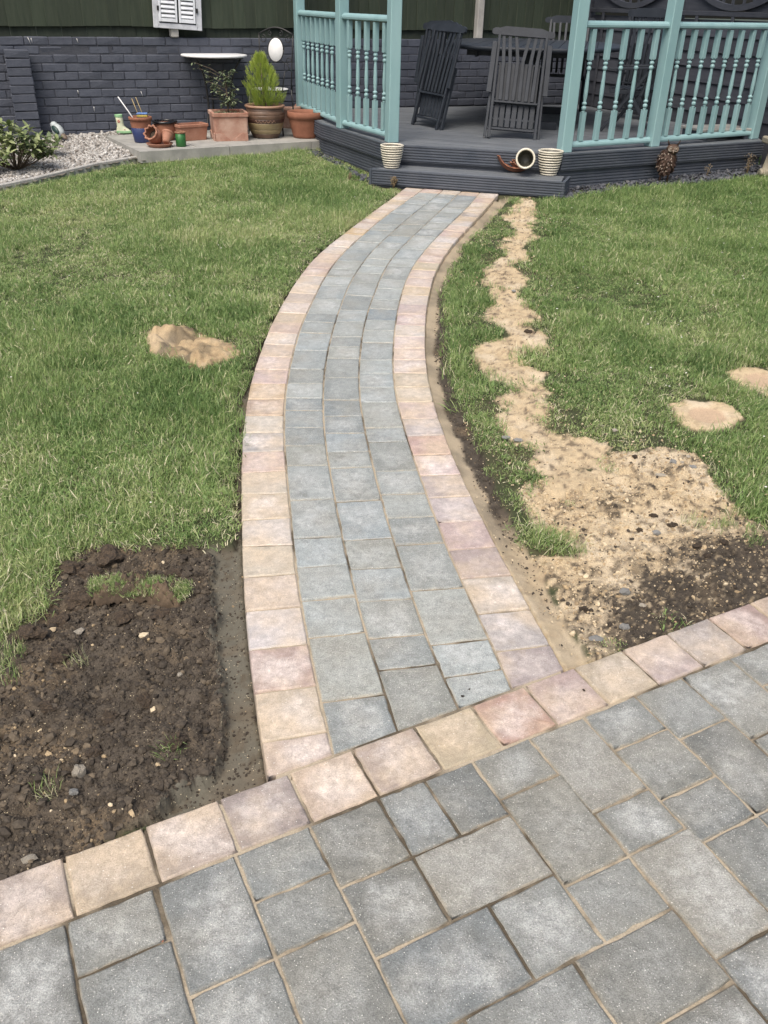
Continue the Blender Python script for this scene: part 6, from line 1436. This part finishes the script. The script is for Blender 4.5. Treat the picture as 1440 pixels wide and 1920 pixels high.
# small chips and a fallen leaf or two on the paving
for i, (px, py, s_) in enumerate([(868, 1305, .012), (880, 1292, .008), (1095, 1294, .010), (398, 1654 - 30, .004), (305, 1765, .007)]):
    P = G(px, py, .004); me = stone(90 + i, .3, 1, .3, None); me.materials.clear(); me.materials.append(M_clod if i < 4 else M_terra)
    o = put('soil_crumb' if i < 4 else 'brick_chip', me, None, None, P, (0, 0, i)); o.scale = (s_, s_ * .7, s_)
    tag(o, ['larger dark crumb of soil on the grey paver beside the edging', 'smaller dark crumb of soil just right of the larger one', 'dark crumb of soil on the pale edging block right of the path', 'tiny dark crumb on the buff edging block', 'tiny red brick chip in the patio joint'][i], 'crumb' if i < 4 else 'chip')

# ================================================================== PLANTS
def leaf_mesh(name, ln, w, fold=.18, curl=.25, seg=4, mat=None, bt=.5):
    v, f = [], []
    for i in range(seg + 1):
        u = i / seg; ww = w * math.sin(math.pi * min(1, u * .92 + .06)) ** .8 * (1 if i < seg else .05); z = -curl * ln * u * u
        v += [(u * ln, -ww, z + fold * ww), (u * ln, 0, z), (u * ln, ww, z + fold * ww)]
    for i in range(seg): a = i * 3; f += [(a, a + 3, a + 4, a + 1), (a + 1, a + 4, a + 5, a + 2)]
    me = bpy.data.meshes.new(name); me.from_pydata(v, [], f); me.update(); me.polygons.foreach_set('use_smooth', [True] * len(f))
    a = me.attributes.new('bt', 'FLOAT', 'POINT'); a.data.foreach_set('value', np.full(len(v), bt, np.float32)); me.materials.append(mat); return me
M_rho = leafy_material('rhododendron_leaf', [(0, (0.09, 0.13, 0.055)), (.5, (0.20, 0.25, 0.105)), (1, (0.36, 0.40, 0.21))], rough=.38, transl=.15, inst=False)
M_stem = material('brown_stem', (0.09, 0.065, 0.045), (0.13, 0.10, 0.07), rough=.8, scale=30)
def shrub(px, py, label, stems, leaves_per, spread, hgt, seed, base=None, extra=0):
    rn = random.Random(seed); P = base if base is not None else L(px, py, .26)
    t = thing('leafy_shrub', label, 'shrub', tuple(P), group='leafy shrubs in the gravel bed')
    tips = []
    lm = [leaf_mesh('leaf', rn.uniform(.065, .090), rn.uniform(.014, .019), curl=rn.uniform(.05, .45), mat=M_rho, bt=b_) for b_ in (.05, .2, .35, .5, .65, .8, .95)]
    for s in range(stems):
        a = rn.uniform(0, 6.28); q = math.sqrt(rn.uniform(.02, 1)); tip = Vector((math.cos(a) * q * spread, math.sin(a) * q * spread * .8, hgt * (1.08 - .62 * q * q) * rn.uniform(.35 if s % 2 else .8, 1.05)))
        mid = tip * .5 + Vector((0, 0, -.03)); b = MB(); b.tube([Vector((tip.x * .1, tip.y * .1, -.02)), mid, tip], [.005, .004, .0025], 6); b.build('stem', M_stem, t)
        tips.append((mid, tip)); n = leaves_per + rn.randint(-1, 2); ph = rn.random() * 6
        for k in range(n):
            az = ph + k * 2.4; el = rn.uniform(-.25, .75) if k < n * .7 else rn.uniform(.8, 1.2)
            o = put('leaf', rn.choice(lm), None, t, (tip if k % 3 else tip * .8 + mid * .2) - Vector((0, 0, .010 * (k % 4))), (rn.uniform(-.3, .3), -el, az)); sc_ = rn.uniform(.9, 1.3); o.scale = (sc_, sc_, sc_)
    if extra:                                       # the small leaves further in
        vs, fs, bt = [], [], []
        for k in range(extra):
            a_, c_ = rn.choice(tips); q = a_.lerp(c_, rn.uniform(.25, 1.0)); me = rn.choice(lm[:6])
            M_ = Matrix.Translation(q) @ Euler((rn.uniform(-.4, .4), rn.uniform(-.9, .4), rn.uniform(0, 6.28))).to_matrix().to_4x4() @ Matrix.Scale(rn.uniform(.7, 1.15), 4)
            o_ = len(vs); vs += [tuple(M_ @ v_.co) for v_ in me.vertices]; fs += [tuple(i + o_ for i in p_.vertices) for p_ in me.polygons]; bt += [d.value for d in me.attributes['bt'].data]
        m2 = bpy.data.meshes.new('inner_leaves'); m2.from_pydata(vs, [], fs); m2.update(); a = m2.attributes.new('bt', 'FLOAT', 'POINT'); a.data.foreach_set('value', np.array(bt, np.float32)); tag(put('inner_leaves', m2, M_rho, t), kind='stuff')
    return t
shrub(30, 322, 'large pale green leathery leaved shrub cut by the left edge of the photo', 40, 6, .33, .36, 1, base=L(30, 312, .25), extra=420)
shrub(96, 275, 'small leathery leaved sprig of shrub in the gravel in front of the bird', 6, 7, .13, .16, 2, base=L(93, 285, .28))

M_con = leafy_material('golden_conifer', [(0, (0.08, 0.14, 0.028)), (.4, (0.20, 0.29, 0.05)), (.75, (0.36, 0.45, 0.08)), (1, (0.50, 0.56, 0.14))], rough=.6, transl=.25, inst=False)
rn = random.Random(3); v, f, bt = [], [], []
def spray(p, d, ln, c):
    """a flat feathery sprig: short scale-leaved branchlets on both sides of a twig"""
    d = d.normalized(); s = d.orthogonal().normalized(); s.rotate(Matrix.Rotation(rn.random() * 6.28, 3, d)); w = .0022
    for k in range(7):
        u = k / 6; q = p + d * ln * u; L2 = ln * (.42 - .26 * u)
        for sg in (-1, 1):
            e = (d * .75 + s * sg * .65).normalized() * L2; o = len(v); n_ = d.cross(s) * w
            v.extend([tuple(q - d * w), tuple(q + d * w * 1.2), tuple(q + e + Vector((0, 0, .004)))]); f.append((o, o + 1, o + 2)); bt.extend([c * .75, c * .75, min(1, c + .25)])
for k in range(1700):
    h = rn.random() ** 1.0; z = .015 + h * .46
    prof_ = .160 * (math.sin(math.pi * min(1, .20 + h * .78)) ** .8) * (1 - .30 * h) + .010
    a = rn.random() * 6.28; lobes = 1 + .30 * math.sin(a * 3 + 7 * h) + .20 * math.sin(a * 5 - 4 * h) + .20 * math.sin(h * 13 + a)
    q = prof_ * lobes * math.sqrt(rn.uniform(.25, 1)); ln = rn.uniform(.035, .06)
    d = Vector((math.cos(a) * .55, math.sin(a) * .55, .95 + .5 * h)); inner = q / (prof_ * lobes + 1e-6)
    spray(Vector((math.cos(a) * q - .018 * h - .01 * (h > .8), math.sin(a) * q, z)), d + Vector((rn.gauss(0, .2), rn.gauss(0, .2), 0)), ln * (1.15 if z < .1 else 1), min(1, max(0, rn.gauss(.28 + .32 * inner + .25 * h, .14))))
me = bpy.data.meshes.new('foliage'); me.from_pydata(v, [], f); me.update(); a = me.attributes.new('bt', 'FLOAT', 'POINT'); a.data.foreach_set('value', np.array(bt, np.float32))
t = thing('conifer', 'bright yellow green dwarf conifer growing in the brown glazed pot', 'conifer', (PGL[0], PGL[1], PGL[2] + .285))
put('foliage', me, M_con, t); b = MB(); b.tube([(0, 0, -.02), (-.01, 0, .2), (-.02, 0, .42)], [.014, .010, .004], 8); b.build('trunk', M_stem, t)

M_bay = leafy_material('bay_leaf', [(0, (0.06, 0.085, 0.045)), (.5, (0.14, 0.18, 0.10)), (1, (0.28, 0.32, 0.20))], rough=.35, transl=.1, inst=False)
t = thing('young_tree', 'spindly small leaved young tree in the square terracotta planter', 'plant', (PSQ[0], PSQ[1], PSQ[2] + .235))
rn = random.Random(12); brs = []
tr = [Vector((0, 0, 0)), Vector((.004, 0, .12)), Vector((-.006, .0, .26)), Vector((-.01, 0, .36))]
b = MB(); b.tube(tr, [.008, .007, .005, .003], 8); b.build('trunk', M_stem, t)
targets = [(-.20, 0, .30), (-.16, .02, .26), (-.28, 0, .42), (-.22, .04, .36), (.05, 0, .30), (.08, .02, .20), (.10, -.02, .14), (-.09, .03, .17), (.06, .05, .40), (-.04, 0, .40), (-.12, -.03, .22), (.11, 0, .24), (.03, -.04, .15), (.07, 0, .09), (-.03, .03, .31), (.02, -.02, .36), (-.06, -.02, .10), (-.31, 0, .47)]
lv = [leaf_mesh('leaf', .038, .009, mat=M_bay, bt=q) for q in (.1, .35, .6, .85)]
def merge_leaves(parts, name, parent):
    vs, fs, bt = [], [], []
    for me, M_ in parts:
        o = len(vs); vs += [tuple(M_ @ v_.co) for v_ in me.vertices]; fs += [tuple(i + o for i in p_.vertices) for p_ in me.polygons]; bt += [d.value for d in me.attributes['bt'].data]
    m2 = bpy.data.meshes.new(name); m2.from_pydata(vs, [], fs); m2.update(); a = m2.attributes.new('bt', 'FLOAT', 'POINT'); a.data.foreach_set('value', np.array(bt, np.float32)); return put(name, m2, M_bay, parent)
for tx in targets:
    T_ = Vector(tx); z0_ = max(.03, min(.34, T_.z * .75)); st = Vector((0, 0, z0_)); md = (st + T_) / 2 + Vector((0, 0, .015))
    b = MB(); b.tube([st, md, T_], [.003, .0025, .0015], 5); br = b.build('branch', M_stem, t); ps = []
    for k in range(22 if T_.x > -.25 else 8):
        u = rn.uniform(.35, 1.05); q = st.lerp(T_, u) + Vector((rn.gauss(0, .012), rn.gauss(0, .012), rn.gauss(0, .012)))
        ps.append((rn.choice(lv), Matrix.Translation(q) @ Euler((rn.uniform(-.6, .6), rn.uniform(-.7, .5), rn.uniform(0, 6.28))).to_matrix().to_4x4()))
    merge_leaves(ps, 'foliage', br)
ps = []
for k in range(260):
    a_, q = rn.random() * 6.28, .15 * math.sqrt(rn.random()); ps.append((lv[rn.randint(1, 3)], Matrix.Translation((q * math.cos(a_), q * math.sin(a_), rn.uniform(.0, .02))) @ Euler((rn.uniform(-.6, .6), rn.uniform(-.9, .2), rn.uniform(0, 6.28))).to_matrix().to_4x4() @ Matrix.Scale(.5, 4)))
wl_ = merge_leaves(ps, 'weeds', None); wl_.location = (PSQ[0], PSQ[1], PSQ[2] + .238); tag(wl_, 'low mat of small green weeds on the soil of the square planter', 'weeds')
# dry weeds at the foot of the deck
M_dry = leafy_material('dry_stalks', [(0, (0.16, 0.12, 0.07)), (1, (0.33, 0.27, 0.17))], inst=False, transl=.1)
def weed(px, py, h, label, n, seed):
    rn = random.Random(seed); P = G(px, py); t = thing('dry_weed', label, 'weed', (P[0], P[1], P[2] - .015)); b = MB()
    for k in range(n):
        a_ = rn.random() * 6.28; l_ = h * rn.uniform(.4, 1); r_ = rn.uniform(.05, .5) * l_
        b.tube([(0, 0, 0), (r_ * .4 * math.cos(a_), r_ * .4 * math.sin(a_), l_ * .6), (r_ * math.cos(a_), r_ * math.sin(a_), l_)], [.0016, .0012, .0008], 4, False)
    b.build('stalks', M_dry, t)
    b = MB()
    for k in range(n * 3):
        a_ = rn.random() * 6.28; q = rn.uniform(0, .3) * h; z = rn.uniform(.3, 1) * h; s_ = rn.uniform(.004, .009)
        b.add([(q * math.cos(a_), q * math.sin(a_), z), (q * math.cos(a_) + s_, q * math.sin(a_), z + s_), (q * math.cos(a_), q * math.sin(a_) + s_, z + s_ * 1.4)], [(0, 1, 2)])
    b.build('seed_heads', M_dry, t)
weed(1400, 326, .20, 'dry weed at the foot of the deck beside the stone pedestal', 14, 1)
weed(1325, 330, .12, 'thin dry weed in the slate chips right of the owl', 8, 2)
weed(1292, 322, .14, 'single dry seed stalk against the deck fascia near the owl', 3, 3)
weed(655, 338, .07, 'tangle of dry roots in the slate chips left of the step', 18, 4)
weed(738, 352, .10, 'brown lump of root and dry grass at the left of the path end', 60, 5)
